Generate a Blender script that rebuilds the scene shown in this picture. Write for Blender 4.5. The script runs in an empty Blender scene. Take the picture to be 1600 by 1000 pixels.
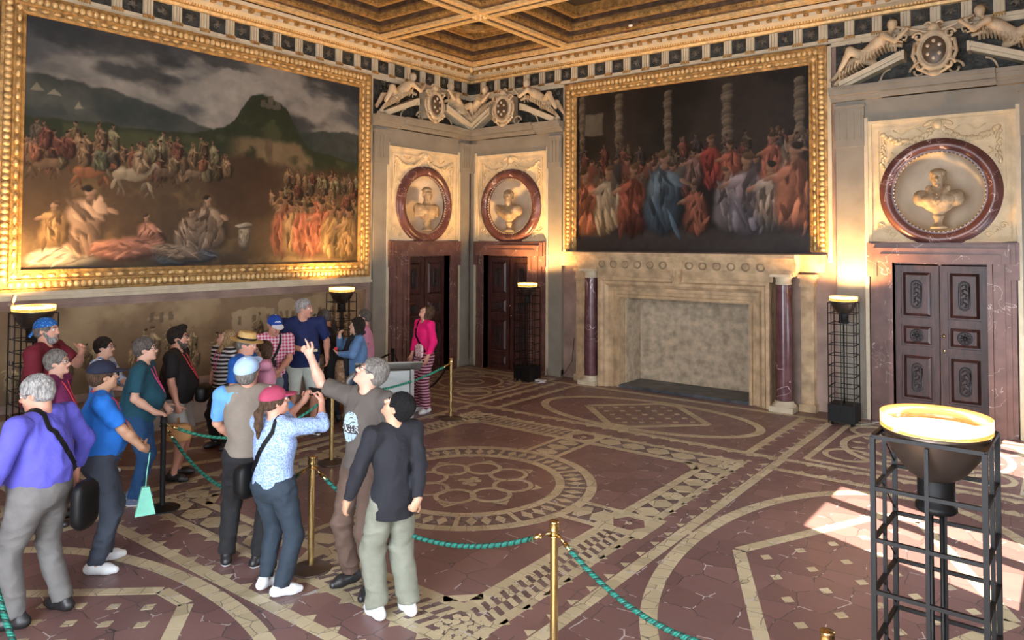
import bpy, math, random
import numpy as np
from mathutils import Vector, Matrix
random.seed(7); np.random.seed(7)
PI = math.pi
D = bpy.data
SC = bpy.context.scene
COL = SC.collection

# ------------------------------------------------------------ camera
cam_data = D.cameras.new('camera')
cam = D.objects.new('camera', cam_data); COL.objects.link(cam)
CAM = Vector((10.7704, -12.4639, 2.70))
YAW, PITCH, ROLL = 0.6521, 0.0306, 0.0041
F_ = Vector((-math.sin(YAW)*math.cos(PITCH), math.cos(YAW)*math.cos(PITCH), math.sin(PITCH)))
R_ = Vector((math.cos(YAW), math.sin(YAW), 0)); U_ = R_.cross(F_)
R2 = R_*math.cos(ROLL) + U_*math.sin(ROLL); U2 = -R_*math.sin(ROLL) + U_*math.cos(ROLL)
m = Matrix((R2, U2, -F_)).transposed().to_4x4(); m.translation = CAM
cam.matrix_world = m
cam_data.sensor_width = 36; cam_data.sensor_fit = 'HORIZONTAL'
cam_data.lens = 1147.0/1600*36
cam_data.shift_x = (800-803.06)/1600
cam_data.shift_y = -(500-343.6)/1600
cam_data.clip_end = 200
SC.camera = cam

# ------------------------------------------------------------ view, world, sun, daylight
SC.view_settings.view_transform = 'Standard'
SC.view_settings.look = 'None'
SC.view_settings.gamma = 1
SC.view_settings.use_curve_mapping = False
SC.view_settings.exposure = 0.80
SC.cycles.use_denoising = True
SC.cycles.max_bounces = 6
SC.cycles.diffuse_bounces = 4
SC.cycles.sample_clamp_indirect = 6
SC.cycles.caustics_reflective = False
SC.cycles.caustics_refractive = False
w = D.worlds.new('sky'); SC.world = w; w.use_nodes = True
bg = w.node_tree.nodes['Background']
bg.inputs[0].default_value = (0.86, 0.92, 1.0, 1)
bg.inputs[1].default_value = 8.5

def add_light(name, kind, loc, energy, color, size=0.1, rot=None, **kw):
    l = D.lights.new(name, kind); l.energy = energy; l.color = color
    if kind == 'AREA': l.size = size
    elif kind in ('POINT', 'SPOT'): l.shadow_soft_size = size
    for k, v in kw.items(): setattr(l, k, v)
    o = D.objects.new(name, l); COL.objects.link(o); o.location = loc
    if rot is not None: o.rotation_euler = rot
    return o
# the sun comes in steeply through the tall windows of the right wall
sd = Vector((-0.80, 0.33, -1.0)).normalized()
sun = add_light('sun', 'SUN', (14, -4, 9), 20.0, (1.0, 0.86, 0.68), angle=0.009)
sun.rotation_euler = sd.to_track_quat('-Z', 'Y').to_euler()
# ------------------------------------------------------------ materials
def nt(mat):
    mat.use_nodes = True
    t = mat.node_tree
    b = t.nodes['Principled BSDF']
    return t, b
MATS = {}
def mat(name, col, rough=0.6, metal=0.0, var=0.0, vscale=6.0, bump=0.0, bscale=30.0, col2=None, spec=0.5, detail=5.0, stretch=None, coat=0.0, sheen=0.0):
    if name in MATS: return MATS[name]
    mm = D.materials.new(name); t, b = nt(mm)
    b.inputs['Base Color'].default_value = (*col, 1)
    b.inputs['Roughness'].default_value = rough
    b.inputs['Metallic'].default_value = metal
    b.inputs['Specular IOR Level'].default_value = spec
    if coat: b.inputs['Coat Weight'].default_value = coat
    tc = t.nodes.new('ShaderNodeTexCoord')
    src = tc.outputs['Object']
    if stretch:
        mp = t.nodes.new('ShaderNodeMapping'); mp.inputs['Scale'].default_value = stretch
        t.links.new(src, mp.inputs[0]); src = mp.outputs[0]
    if var > 0 or col2:
        n = t.nodes.new('ShaderNodeTexNoise'); n.inputs['Scale'].default_value = vscale; n.inputs['Detail'].default_value = detail
        t.links.new(src, n.inputs['Vector'])
        r = t.nodes.new('ShaderNodeValToRGB')
        c2 = col2 if col2 else tuple(min(1, c*(1+var)) for c in col)
        c1 = tuple(c*(1-var) for c in col)
        r.color_ramp.elements[0].position = .32; r.color_ramp.elements[1].position = .68
        r.color_ramp.elements[0].color = (*c1, 1); r.color_ramp.elements[1].color = (*c2, 1)
        t.links.new(n.outputs['Fac'], r.inputs[0]); t.links.new(r.outputs[0], b.inputs['Base Color'])
    if bump > 0:
        n2 = t.nodes.new('ShaderNodeTexNoise'); n2.inputs['Scale'].default_value = bscale; n2.inputs['Detail'].default_value = 4
        t.links.new(src, n2.inputs['Vector'])
        bp = t.nodes.new('ShaderNodeBump'); bp.inputs['Strength'].default_value = bump; bp.inputs['Distance'].default_value = .02
        t.links.new(n2.outputs['Fac'], bp.inputs['Height']); t.links.new(bp.outputs[0], b.inputs['Normal'])
    MATS[name] = mm
    return mm
def emis(name, col, strength):
    mm = D.materials.new(name); t, b = nt(mm)
    b.inputs['Base Color'].default_value = (*col, 1)
    b.inputs['Emission Color'].default_value = (*col, 1); b.inputs['Emission Strength'].default_value = strength
    MATS[name] = mm; return mm
def math_node(t, op, a, b=None, c=None):
    n = t.nodes.new('ShaderNodeMath'); n.operation = op
    for i, v in enumerate((a, b, c)):
        if v is None: continue
        if isinstance(v, (int, float)): n.inputs[i].default_value = v
        else: t.links.new(v, n.inputs[i])
    return n.outputs[0]
def veined(name, col, col2, vein, rough=.35, scale=2.0, vthick=.03, bump=.1):
    """polished stone with pale veins"""
    mm = D.materials.new(name); t, b = nt(mm); b.inputs['Roughness'].default_value = rough
    tc = t.nodes.new('ShaderNodeTexCoord')
    n = t.nodes.new('ShaderNodeTexNoise'); n.inputs['Scale'].default_value = 5; n.inputs['Detail'].default_value = 6
    t.links.new(tc.outputs['Object'], n.inputs['Vector'])
    r = t.nodes.new('ShaderNodeValToRGB'); r.color_ramp.elements[0].position = .3; r.color_ramp.elements[1].position = .7
    r.color_ramp.elements[0].color = (*col, 1); r.color_ramp.elements[1].color = (*col2, 1)
    t.links.new(n.outputs['Fac'], r.inputs[0])
    n2 = t.nodes.new('ShaderNodeTexNoise'); n2.inputs['Scale'].default_value = scale; n2.inputs['Detail'].default_value = 3; n2.inputs['Distortion'].default_value = 1.2
    t.links.new(tc.outputs['Object'], n2.inputs['Vector'])
    d = math_node(t, 'ABSOLUTE', math_node(t, 'SUBTRACT', n2.outputs['Fac'], .5))
    fac = math_node(t, 'LESS_THAN', d, vthick*.12)
    n3 = t.nodes.new('ShaderNodeTexNoise'); n3.inputs['Scale'].default_value = 1.3
    t.links.new(tc.outputs['Object'], n3.inputs['Vector'])
    fac = math_node(t, 'MULTIPLY', fac, math_node(t, 'GREATER_THAN', n3.outputs['Fac'], .5))
    mx = t.nodes.new('ShaderNodeMixRGB'); t.links.new(fac, mx.inputs[0]); t.links.new(r.outputs[0], mx.inputs[1]); mx.inputs[2].default_value = (*vein, 1)
    t.links.new(mx.outputs[0], b.inputs['Base Color'])
    bp = t.nodes.new('ShaderNodeBump'); bp.inputs['Strength'].default_value = bump; bp.inputs['Distance'].default_value = .01
    t.links.new(n.outputs['Fac'], bp.inputs['Height']); t.links.new(bp.outputs[0], b.inputs['Normal'])
    MATS[name] = mm; return mm
def attr_mat(name, rough=.6, bump=.15):
    mm = D.materials.new(name); t, b = nt(mm); b.inputs['Roughness'].default_value = rough
    a = t.nodes.new('ShaderNodeAttribute'); a.attribute_name = 'paint'
    t.links.new(a.outputs['Color'], b.inputs['Base Color'])
    b.inputs['Specular IOR Level'].default_value = .25
    n = t.nodes.new('ShaderNodeTexNoise'); n.inputs['Scale'].default_value = 60
    bp = t.nodes.new('ShaderNodeBump'); bp.inputs['Strength'].default_value = bump; bp.inputs['Distance'].default_value = .004
    t.links.new(n.outputs['Fac'], bp.inputs['Height']); t.links.new(bp.outputs[0], b.inputs['Normal'])
    MATS[name] = mm; return mm

# ------------------------------------------------------------ mesh builder
class MB:
    def __init__(self): self.v = []; self.f = []; self.m = []; self.s = []; self.M = None
    def _add(self, vs, fs, mi=0, smooth=False):
        n = len(self.v)
        if self.M is not None: vs = [tuple(self.M @ Vector(p)) for p in vs]
        self.v.extend(vs)
        for f in fs: self.f.append(tuple(i+n for i in f)); self.m.append(mi); self.s.append(smooth)
    def box(self, x0, x1, y0, y1, z0, z1, mi=0):
        self._add([(x0,y0,z0),(x1,y0,z0),(x1,y1,z0),(x0,y1,z0),(x0,y0,z1),(x1,y0,z1),(x1,y1,z1),(x0,y1,z1)],
                  [(0,3,2,1),(4,5,6,7),(0,1,5,4),(1,2,6,5),(2,3,7,6),(3,0,4,7)], mi)
    def tube(self, pts, r, n=8, mi=0, cap=True, smooth=True):
        """tube of radius r (number or list) along pts"""
        pts = [Vector(p) for p in pts]; N = len(pts)
        rs = r if isinstance(r, (list, tuple)) else [r]*N
        vs = []; T0 = (pts[1]-pts[0]).normalized()
        up = Vector((0,0,1)) if abs(T0.z) < .9 else Vector((1,0,0))
        u = T0.cross(up).normalized()
        for i, p in enumerate(pts):
            T = (pts[min(i+1,N-1)]-pts[max(i-1,0)]).normalized()
            u = (u - T*u.dot(T)).normalized(); w_ = T.cross(u)
            for k in range(n):
                a = 2*PI*k/n; vs.append(tuple(p + (u*math.cos(a)+w_*math.sin(a))*rs[i]))
        fs = []
        for i in range(N-1):
            for k in range(n):
                k2 = (k+1) % n
                fs.append((i*n+k, i*n+k2, (i+1)*n+k2, (i+1)*n+k))
        self._add(vs, fs, mi, smooth)
        if cap:
            b = len(self.v)-N*n
            self.f.append(tuple(b+k for k in reversed(range(n)))); self.m.append(mi); self.s.append(False)
            self.f.append(tuple(b+(N-1)*n+k for k in range(n))); self.m.append(mi); self.s.append(False)
    def lathe(self, prof, c=(0,0,0), n=32, mi=0, smooth=True, axis='z', sx=1, sy=1):
        """profile [(r,z)...] around axis"""
        vs = []; N = len(prof)
        for (r, z) in prof:
            for k in range(n):
                a = 2*PI*k/n; x, y = r*math.cos(a)*sx, r*math.sin(a)*sy
                if axis == 'z': p = (c[0]+x, c[1]+y, c[2]+z)
                elif axis == 'y': p = (c[0]+x, c[1]-z, c[2]+y)   # out of the wall
                vs.append(p)
        fs = []
        for i in range(N-1):
            for k in range(n):
                k2 = (k+1) % n; fs.append((i*n+k, i*n+k2, (i+1)*n+k2, (i+1)*n+k))
        self._add(vs, fs, mi, smooth)
    def prism(self, poly, y0, y1, mi=0, plane='xz'):
        """polygon extruded; plane xz -> along y, plane xy -> along z, plane yz -> along x"""
        n = len(poly)
        if plane == 'xz': vs = [(a,y0,b) for a,b in poly]+[(a,y1,b) for a,b in poly]
        elif plane == 'xy': vs = [(a,b,y0) for a,b in poly]+[(a,b,y1) for a,b in poly]
        else: vs = [(y0,a,b) for a,b in poly]+[(y1,a,b) for a,b in poly]
        fs = [tuple(range(n)), tuple(reversed(range(n,2*n)))]
        for i in range(n): j=(i+1)%n; fs.append((i, i+n, j+n, j))
        self._add(vs, fs, mi)
    def bar(self, a, b, w_, h, mi=0, up=(0,0,1)):
        a, b = Vector(a), Vector(b); T = (b-a).normalized(); upv = Vector(up)
        if abs(T.dot(upv)) > .95: upv = Vector((1,0,0))
        s = T.cross(upv).normalized(); u = s.cross(T)
        vs = []
        for p in (a, b):
            for (i, j) in ((-1,-1),(1,-1),(1,1),(-1,1)): vs.append(tuple(p + s*i*w_/2 + u*j*h/2))
        self._add(vs, [(3,2,1,0),(4,5,6,7),(0,1,5,4),(1,2,6,5),(2,3,7,6),(3,0,4,7)], mi)
    def ell(self, c, r, n=12, m=8, mi=0, R=None):
        vs = []; R = R or Matrix.Identity(3)
        for i in range(m+1):
            t = PI*i/m
            for k in range(n):
                a = 2*PI*k/n
                vs.append(tuple(Vector(c) + R @ Vector((r[0]*math.sin(t)*math.cos(a), r[1]*math.sin(t)*math.sin(a), r[2]*math.cos(t)))))
        fs = []
        for i in range(m):
            for k in range(n):
                k2=(k+1)%n; fs.append((i*n+k, (i+1)*n+k, (i+1)*n+k2, i*n+k2))
        self._add(vs, fs, mi, True)
    def sweep(self, prof, path, mi=0, closed=False, smooth=False):
        """sweep a 2-d profile [(out, up)] along path of (point, outdir, updir)"""
        n = len(prof); N = len(path); vs = []
        for (p, o, u) in path:
            p, o, u = Vector(p), Vector(o), Vector(u)
            for (a, b) in prof: vs.append(tuple(p + o*a + u*b))
        fs = []
        for i in range(N if closed else N-1):
            i2 = (i+1) % N
            for k in range(n-1): fs.append((i*n+k, i2*n+k, i2*n+k+1, i*n+k+1))
        self._add(vs, fs, mi, smooth)
    def build(self, name, mats, parent=None, loc=None, rotz=0):
        me = D.meshes.new(name); me.from_pydata(self.v, [], self.f)
        if not isinstance(mats, (list, tuple)): mats = [mats]
        for q in mats: me.materials.append(q)
        if len(mats) > 1: me.polygons.foreach_set('material_index', self.m)
        me.polygons.foreach_set('use_smooth', self.s)
        me.update()
        o = D.objects.new(name, me); COL.objects.link(o)
        if parent: o.parent = parent
        if loc: o.location = loc
        if rotz: o.rotation_euler = (0,0,rotz)
        return o
def tag(o, label=None, cat=None, group=None, kind=None):
    if label: o['label'] = label
    if cat: o['category'] = cat
    if group: o['group'] = group
    if kind: o['kind'] = kind
    return o
def thing(name, label, cat, loc=(0,0,0), rotz=0, group=None):
    o = D.objects.new(name, None); COL.objects.link(o); o.empty_display_size = .1
    o.location = loc; o.rotation_euler = (0,0,rotz)
    return tag(o, label, cat, group)
def root_struct(name, loc=(0,0,0), rotz=0):
    o = D.objects.new(name, None); COL.objects.link(o); o.location = loc; o.rotation_euler = (0,0,rotz); o['kind'] = 'structure'
    return o
def copy_tree(o, parent=None):
    c = o.copy(); COL.objects.link(c); c.parent = parent
    for ch in [x for x in COL.objects if x.parent == o]: copy_tree(ch, c)
    return c
def dup(root, loc, rotz, label=None, name=None):
    c = copy_tree(root); c.location = loc; c.rotation_euler = (0,0,rotz)
    if label: c['label'] = label
    return c

# ------------------------------------------------------------ noise and volume modelling
def vnoise(x, y, z, seed=0):
    xi, yi, zi = np.floor(x).astype(np.int64), np.floor(y).astype(np.int64), np.floor(z).astype(np.int64)
    xf, yf, zf = x-xi, y-yi, z-zi
    xf = xf*xf*(3-2*xf); yf = yf*yf*(3-2*yf); zf = zf*zf*(3-2*zf)
    def h(a, b, c):
        n = (a*374761393 + b*668265263 + c*2147483647 + seed*974711) & 0xffffffff
        n = ((n ^ (n >> 13)) * 1274126177) & 0xffffffff
        return ((n ^ (n >> 16)) & 0xffff)/65535.0
    r = 0
    for dx in (0,1):
        for dy in (0,1):
            for dz in (0,1):
                r = r + h(xi+dx, yi+dy, zi+dz)*(xf if dx else 1-xf)*(yf if dy else 1-yf)*(zf if dz else 1-zf)
    return r
def fbm(x, y, seed=0, oct=5):
    r = 0; a = .5; s = 0
    for i in range(oct):
        r = r + a*vnoise(x*2**i, y*2**i, np.zeros_like(x), seed+i); s += a; a *= .5
    return r/s

class SDF:
    """a distance field on a grid; becomes one continuous mesh"""
    def __init__(self, lo, hi, h):
        self.h = h; self.lo = np.array(lo, float)
        n = np.ceil((np.array(hi)-self.lo)/h).astype(int)+1
        self.ax = [self.lo[i]+h*np.arange(n[i]) for i in range(3)]
        self.f = np.full(tuple(n), 5.0, dtype=np.float32)
    def _reg(self, lo, hi, pad):
        s = []
        for i in range(3):
            a = int(np.floor((lo[i]-pad-self.lo[i])/self.h)); b = int(np.ceil((hi[i]+pad-self.lo[i])/self.h))+1
            s.append(slice(max(0, a), max(0, min(self.f.shape[i], b))))
        g = [self.ax[i][s[i]] for i in range(3)]
        return tuple(s), g[0][:,None,None], g[1][None,:,None], g[2][None,None,:]
    def _merge(self, s, d, k, op):
        if self.f[s].size == 0: return
        a = self.f[s]
        if op == 'sub':
            hh = np.maximum(k-np.abs(-d-a), 0)/max(k, 1e-6); self.f[s] = np.maximum(a, -d)+hh*hh*k*.25
        else:
            hh = np.maximum(k-np.abs(a-d), 0)/max(k, 1e-6); self.f[s] = np.minimum(a, d)-hh*hh*k*.25
    def cap(self, a, b, ra, rb, k=.03, op='add', flat_b=False, flat_a=False, sq=None):
        a = np.array(a, float); b = np.array(b, float); R = max(ra, rb)
        s, X, Y, Z = self._reg(np.minimum(a,b)-R, np.maximum(a,b)+R, k+.03)
        d = b-a; L2 = float(d@d)+1e-9; L = L2**.5
        t = ((X-a[0])*d[0]+(Y-a[1])*d[1]+(Z-a[2])*d[2])/L2
        tc = np.clip(t, 0, 1)
        q = np.sqrt((X-a[0]-tc*d[0])**2+(Y-a[1]-tc*d[1])**2+(Z-a[2]-tc*d[2])**2)-(ra+(rb-ra)*tc)
        if flat_b: q = np.maximum(q, (t-1)*L)
        if flat_a: q = np.maximum(q, -t*L)
        self._merge(s, q, k, op)
    def chain(self, pts, rs, k=.03):
        for i in range(len(pts)-1): self.cap(pts[i], pts[i+1], rs[i], rs[i+1], k)
    def ell(self, c, r, k=.03, op='add', R=None):
        c = np.array(c, float); Rm = max(r)
        s, X, Y, Z = self._reg(c-Rm, c+Rm, k+.03)
        dx, dy, dz = X-c[0], Y-c[1], Z-c[2]
        if R is not None:
            R = np.array(R)
            dx, dy, dz = (dx*R[0][0]+dy*R[1][0]+dz*R[2][0], dx*R[0][1]+dy*R[1][1]+dz*R[2][1], dx*R[0][2]+dy*R[1][2]+dz*R[2][2])
        k0 = np.sqrt((dx/r[0])**2+(dy/r[1])**2+(dz/r[2])**2)
        k1 = np.sqrt((dx/r[0]**2)**2+(dy/r[1]**2)**2+(dz/r[2]**2)**2)+1e-9
        q = k0*(k0-1)/k1
        self._merge(s, q, k, op)
    def cutz(self, z, above=True):
        Z = self.ax[2][None,None,:]; self.f = np.maximum(self.f, ((Z-z) if above else (z-Z))).astype(np.float32)
    def cutp(self, p, n):
        """remove the side the normal points to"""
        n = np.array(n, float); n /= np.linalg.norm(n)
        X, Y, Z = self.ax[0][:,None,None], self.ax[1][None,:,None], self.ax[2][None,None,:]
        self.f = np.maximum(self.f, (X-p[0])*n[0]+(Y-p[1])*n[1]+(Z-p[2])*n[2]).astype(np.float32)
    def wrinkle(self, amp, fx, fy, fz, seed=0):
        m = np.abs(self.f) < .04
        I = np.nonzero(m)
        x, y, z = self.ax[0][I[0]], self.ax[1][I[1]], self.ax[2][I[2]]
        n = vnoise(x*fx+50, y*fy+50, z*fz+50, seed)+.5*vnoise(x*fx*2+9, y*fy*2+9, z*fz*2+9, seed+5)-.75
        n = 1-np.abs(n)*3.2
        self.f[I] -= (amp*n).astype(np.float32)
    def mesh(self):
        f = self.f; ins = f < 0; h = self.h
        c = [ins[i:ins.shape[0]-1+i, j:ins.shape[1]-1+j, k:ins.shape[2]-1+k] for i in (0,1) for j in (0,1) for k in (0,1)]
        alln = c[0].copy(); anyn = c[0].copy()
        for q in c[1:]: alln &= q; anyn |= q
        mix = anyn & ~alln
        I, J, K = np.nonzero(mix); n = len(I)
        idx = np.full(mix.shape, -1, dtype=np.int64); idx[I,J,K] = np.arange(n)
        acc = np.zeros((n,3)); cnt = np.zeros(n)
        co = [(i,j,k) for i in (0,1) for j in (0,1) for k in (0,1)]
        for a in co:
            for ax in range(3):
                if a[ax]: continue
                b = list(a); b[ax] = 1
                fa = f[I+a[0],J+a[1],K+a[2]].astype(float); fb = f[I+b[0],J+b[1],K+b[2]].astype(float)
                cr = (fa < 0) != (fb < 0)
                t = np.where(cr, fa/np.where(cr, fa-fb, 1), 0)
                p = np.array(a, float)[None,:].repeat(n, 0); p[:,ax] += t
                acc[cr] += p[cr]; cnt[cr] += 1
        V = (acc/cnt[:,None]+np.stack([I,J,K],1))*h+self.lo
        Q = []
        for ax in range(3):
            o = [1 if i == ax else 0 for i in range(3)]
            A = ins[:ins.shape[0]-o[0], :ins.shape[1]-o[1], :ins.shape[2]-o[2]]
            B = ins[o[0]:, o[1]:, o[2]:]
            for (sgn, msk) in ((1, A & ~B), (0, B & ~A)):
                P = np.nonzero(msk); P = [p.copy() for p in P]
                u, v = [(1,2),(2,0),(0,1)][ax]
                ok = (P[u] > 0) & (P[v] > 0)
                for q in range(3): ok &= P[q] < mix.shape[q]
                P = [p[ok] for p in P]
                def cell(du, dv):
                    R = [p.copy() for p in P]; R[u] = R[u]-du; R[v] = R[v]-dv
                    return idx[R[0],R[1],R[2]]
                qd = np.stack([cell(1,1), cell(0,1), cell(0,0), cell(1,0)], 1)
                if not sgn: qd = qd[:, ::-1]
                Q.append(qd)
        Q = np.concatenate(Q); Q = Q[(Q >= 0).all(1)]
        return V, Q
def mesh_np(name, V, Q, mats, parent=None, mi=None, smooth=True, loc=None):
    me = D.meshes.new(name)
    me.vertices.add(len(V)); me.vertices.foreach_set('co', np.asarray(V, dtype=np.float32).ravel())
    me.loops.add(len(Q)*4); me.loops.foreach_set('vertex_index', np.asarray(Q, dtype=np.int32).ravel())
    me.polygons.add(len(Q)); me.polygons.foreach_set('loop_start', np.arange(len(Q), dtype=np.int32)*4)
    me.polygons.foreach_set('loop_total', np.full(len(Q), 4, dtype=np.int32))
    if not isinstance(mats, (list, tuple)): mats = [mats]
    for q in mats: me.materials.append(q)
    if mi is not None: me.polygons.foreach_set('material_index', np.asarray(mi, dtype=np.int32))
    me.polygons.foreach_set('use_smooth', np.full(len(Q), smooth, dtype=bool))
    me.update(calc_edges=True)
    o = D.objects.new(name, me); COL.objects.link(o)
    if parent: o.parent = parent
    if loc: o.location = loc
    return o
def paint_plane(name, x0, x1, z0, z1, y, nx, nz, colfun, material, parent, bow=0):
    """a painted panel facing -y (local), its pigments stored per vertex; colfun(u, v) -> rgb arrays, v up"""
    u, v = np.meshgrid(np.linspace(0,1,nx), np.linspace(0,1,nz), indexing='ij')
    rgb = np.clip(colfun(u, v), 0.002, 1)
    V = np.stack([x0+(x1-x0)*u, np.full_like(u, y), z0+(z1-z0)*v], -1).reshape(-1,3)
    i, j = np.meshgrid(np.arange(nx-1), np.arange(nz-1), indexing='ij')
    a = (i*nz+j).ravel(); Q = np.stack([a, a+nz, a+nz+1, a+1], 1)
    o = mesh_np(name, V, Q, material, parent, smooth=False)
    at = o.data.color_attributes.new('paint', 'FLOAT_COLOR', 'POINT')
    C4 = np.ones((len(V),4), dtype=np.float32); C4[:,:3] = rgb.reshape(-1,3)
    at.data.foreach_set('color', C4.ravel())
    return o
# ------------------------------------------------------------ materials of the place
def floor_mat(name, c1, c2, scale, crack=(.05,.045,.045), rough=.38, rnd=.6, cw=.012, light=None):
    mm = D.materials.new(name); t, b = nt(mm)
    tc = t.nodes.new('ShaderNodeTexCoord'); L = t.links
    v = t.nodes.new('ShaderNodeTexVoronoi'); v.inputs['Scale'].default_value = scale; v.inputs['Randomness'].default_value = rnd
    e = t.nodes.new('ShaderNodeTexVoronoi'); e.feature = 'DISTANCE_TO_EDGE'; e.inputs['Scale'].default_value = scale; e.inputs['Randomness'].default_value = rnd
    nz = t.nodes.new('ShaderNodeTexNoise'); nz.inputs['Scale'].default_value = 9; nz.inputs['Detail'].default_value = 6
    dn = t.nodes.new('ShaderNodeTexNoise'); dn.inputs['Scale'].default_value = 2.5
    ad = t.nodes.new('ShaderNodeMixRGB'); ad.blend_type = 'ADD'; ad.inputs[0].default_value = .03
    L.new(tc.outputs['Object'], dn.inputs['Vector']); L.new(tc.outputs['Object'], nz.inputs['Vector'])
    L.new(tc.outputs['Object'], ad.inputs[1]); L.new(nz.outputs['Color'], ad.inputs[2])
    L.new(ad.outputs[0], v.inputs['Vector']); L.new(ad.outputs[0], e.inputs['Vector'])
    sp = t.nodes.new('ShaderNodeSeparateColor'); L.new(v.outputs['Color'], sp.inputs[0])
    f = math_node(t, 'ADD', math_node(t, 'MULTIPLY', sp.outputs[0], .6), math_node(t, 'MULTIPLY', nz.outputs['Fac'], .45))
    mx = t.nodes.new('ShaderNodeMixRGB'); L.new(f, mx.inputs[0]); mx.inputs[1].default_value = (*c1,1); mx.inputs[2].default_value = (*c2,1)
    # grout lines fade in and out with wear; pale mortar in places
    wear = math_node(t, 'GREATER_THAN', dn.outputs['Fac'], .47)
    cr = math_node(t, 'MULTIPLY', math_node(t, 'LESS_THAN', e.outputs['Distance'], cw*scale*.5), wear)
    m2 = t.nodes.new('ShaderNodeMixRGB'); L.new(cr, m2.inputs[0]); L.new(mx.outputs[0], m2.inputs[1]); m2.inputs[2].default_value = (*crack,1)
    out = m2.outputs[0]
    d2 = t.nodes.new('ShaderNodeTexNoise'); d2.inputs['Scale'].default_value = 5.5; L.new(tc.outputs['Object'], d2.inputs['Vector'])
    pale = math_node(t, 'MULTIPLY', math_node(t, 'LESS_THAN', e.outputs['Distance'], .010*scale*.45), math_node(t, 'GREATER_THAN', d2.outputs['Fac'], .585))
    m3 = t.nodes.new('ShaderNodeMixRGB'); L.new(pale, m3.inputs[0]); L.new(out, m3.inputs[1]); m3.inputs[2].default_value = (*(light or (.5,.47,.46)),1)
    L.new(m3.outputs[0], b.inputs['Base Color'])
    rg = math_node(t, 'ADD', math_node(t, 'MULTIPLY', nz.outputs['Fac'], .3), rough-.15); L.new(rg, b.inputs['Roughness'])
    bp = t.nodes.new('ShaderNodeBump'); bp.inputs['Strength'].default_value = .25; bp.inputs['Distance'].default_value = .006
    hh = math_node(t, 'SUBTRACT', math_node(t, 'MULTIPLY', nz.outputs['Fac'], .6), cr); L.new(hh, bp.inputs['Height']); L.new(bp.outputs[0], b.inputs['Normal'])
    MATS[name] = mm; return mm
M_terra = floor_mat('terracotta_tiles', (.125,.068,.066), (.230,.130,.118), 3.6, rnd=.45, cw=.007)
M_stone = floor_mat('cream_inlay_stone', (.36,.30,.185), (.60,.52,.34), 6.0, crack=(.13,.11,.09), rnd=.5, cw=.006)
M_dark = floor_mat('dark_inlay_stone', (.095,.060,.060), (.17,.12,.115), 8.0)
M_terra2 = floor_mat('purple_inlay_tiles', (.13,.070,.068), (.22,.12,.112), 4.5)
M_slate = mat('slate_hearth', (.07,.08,.095), .45, var=.5, vscale=4, bump=.3)
M_plaster = mat('wall_plaster', (.30,.235,.19), .75, var=.25, vscale=2.2, bump=.15, bscale=12)
M_pink = mat('pink_stone_wall', (.30,.205,.165), .6, var=.28, vscale=2.5, bump=.15, bscale=8)
M_grey = mat('grey_pietra_serena', (.255,.230,.185), .6, var=.12, vscale=3, bump=.1, bscale=20)
M_cream = mat('cream_stucco', (.72,.58,.36), .65, var=.14, vscale=5, bump=.25, bscale=18)
M_creamtrim = mat('cream_painted_trim', (.60,.52,.37), .55, var=.1, vscale=6)
M_purple = veined('purple_marble', (.085,.032,.030), (.17,.072,.062), (.5,.4,.38), .3)
M_lintel = veined('reddish_marble', (.12,.055,.045), (.20,.10,.08), (.45,.36,.32), .42)
M_column = veined('porphyry_column', (.095,.038,.044), (.16,.075,.08), (.55,.42,.42), .22, scale=1.6)
M_mantel = mat('mantel_sandstone', (.50,.36,.21), .65, var=.3, vscale=5, bump=.35, bscale=16)
M_back = mat('hearth_back_plaster', (.50,.40,.28), .8, var=.3, vscale=7, bump=.5, bscale=14)
M_wood = mat('dark_walnut', (.062,.024,.020), .42, var=.45, vscale=5, bump=.15, bscale=20, stretch=(3,3,.5))
M_iron = mat('blackened_carving', (.035,.032,.035), .35, metal=.4, var=.3)
M_gold = mat('gilded_stucco', (.80,.56,.26), .40, metal=.25, var=.22, vscale=14, bump=.5, bscale=50)
M_golddark = mat('aged_gilding', (.42,.25,.085), .42, metal=.3, var=.45, vscale=10, bump=.9, bscale=36)
M_brown2 = mat('ceiling_brown_ochre', (.17,.095,.045), .55, var=.5, vscale=8, bump=.7, bscale=26)
M_brown = mat('ceiling_dark_wood', (.075,.045,.028), .55, var=.6, vscale=9, bump=.8, bscale=30)
M_fig = mat('stucco_figures', (.55,.44,.29), .6, var=.2, vscale=8, bump=.25, bscale=22)
M_field = mat('dark_relief_ground', (.030,.032,.028), .6, var=.8, vscale=9, bump=1.0, bscale=22)
M_bust = mat('weathered_bust_stone', (.36,.27,.17), .55, var=.3, vscale=10, bump=.2)
M_niche = mat('niche_plaster', (.62,.53,.40), .7, var=.1, vscale=4)
M_brass = mat('polished_brass', (.62,.45,.20), .24, metal=1.0, var=.12)
M_black = mat('black_metal', (.006,.006,.0065), .5, metal=.1, spec=.3)
M_steel = mat('grey_panel_metal', (.28,.28,.27), .35, metal=.5)

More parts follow.
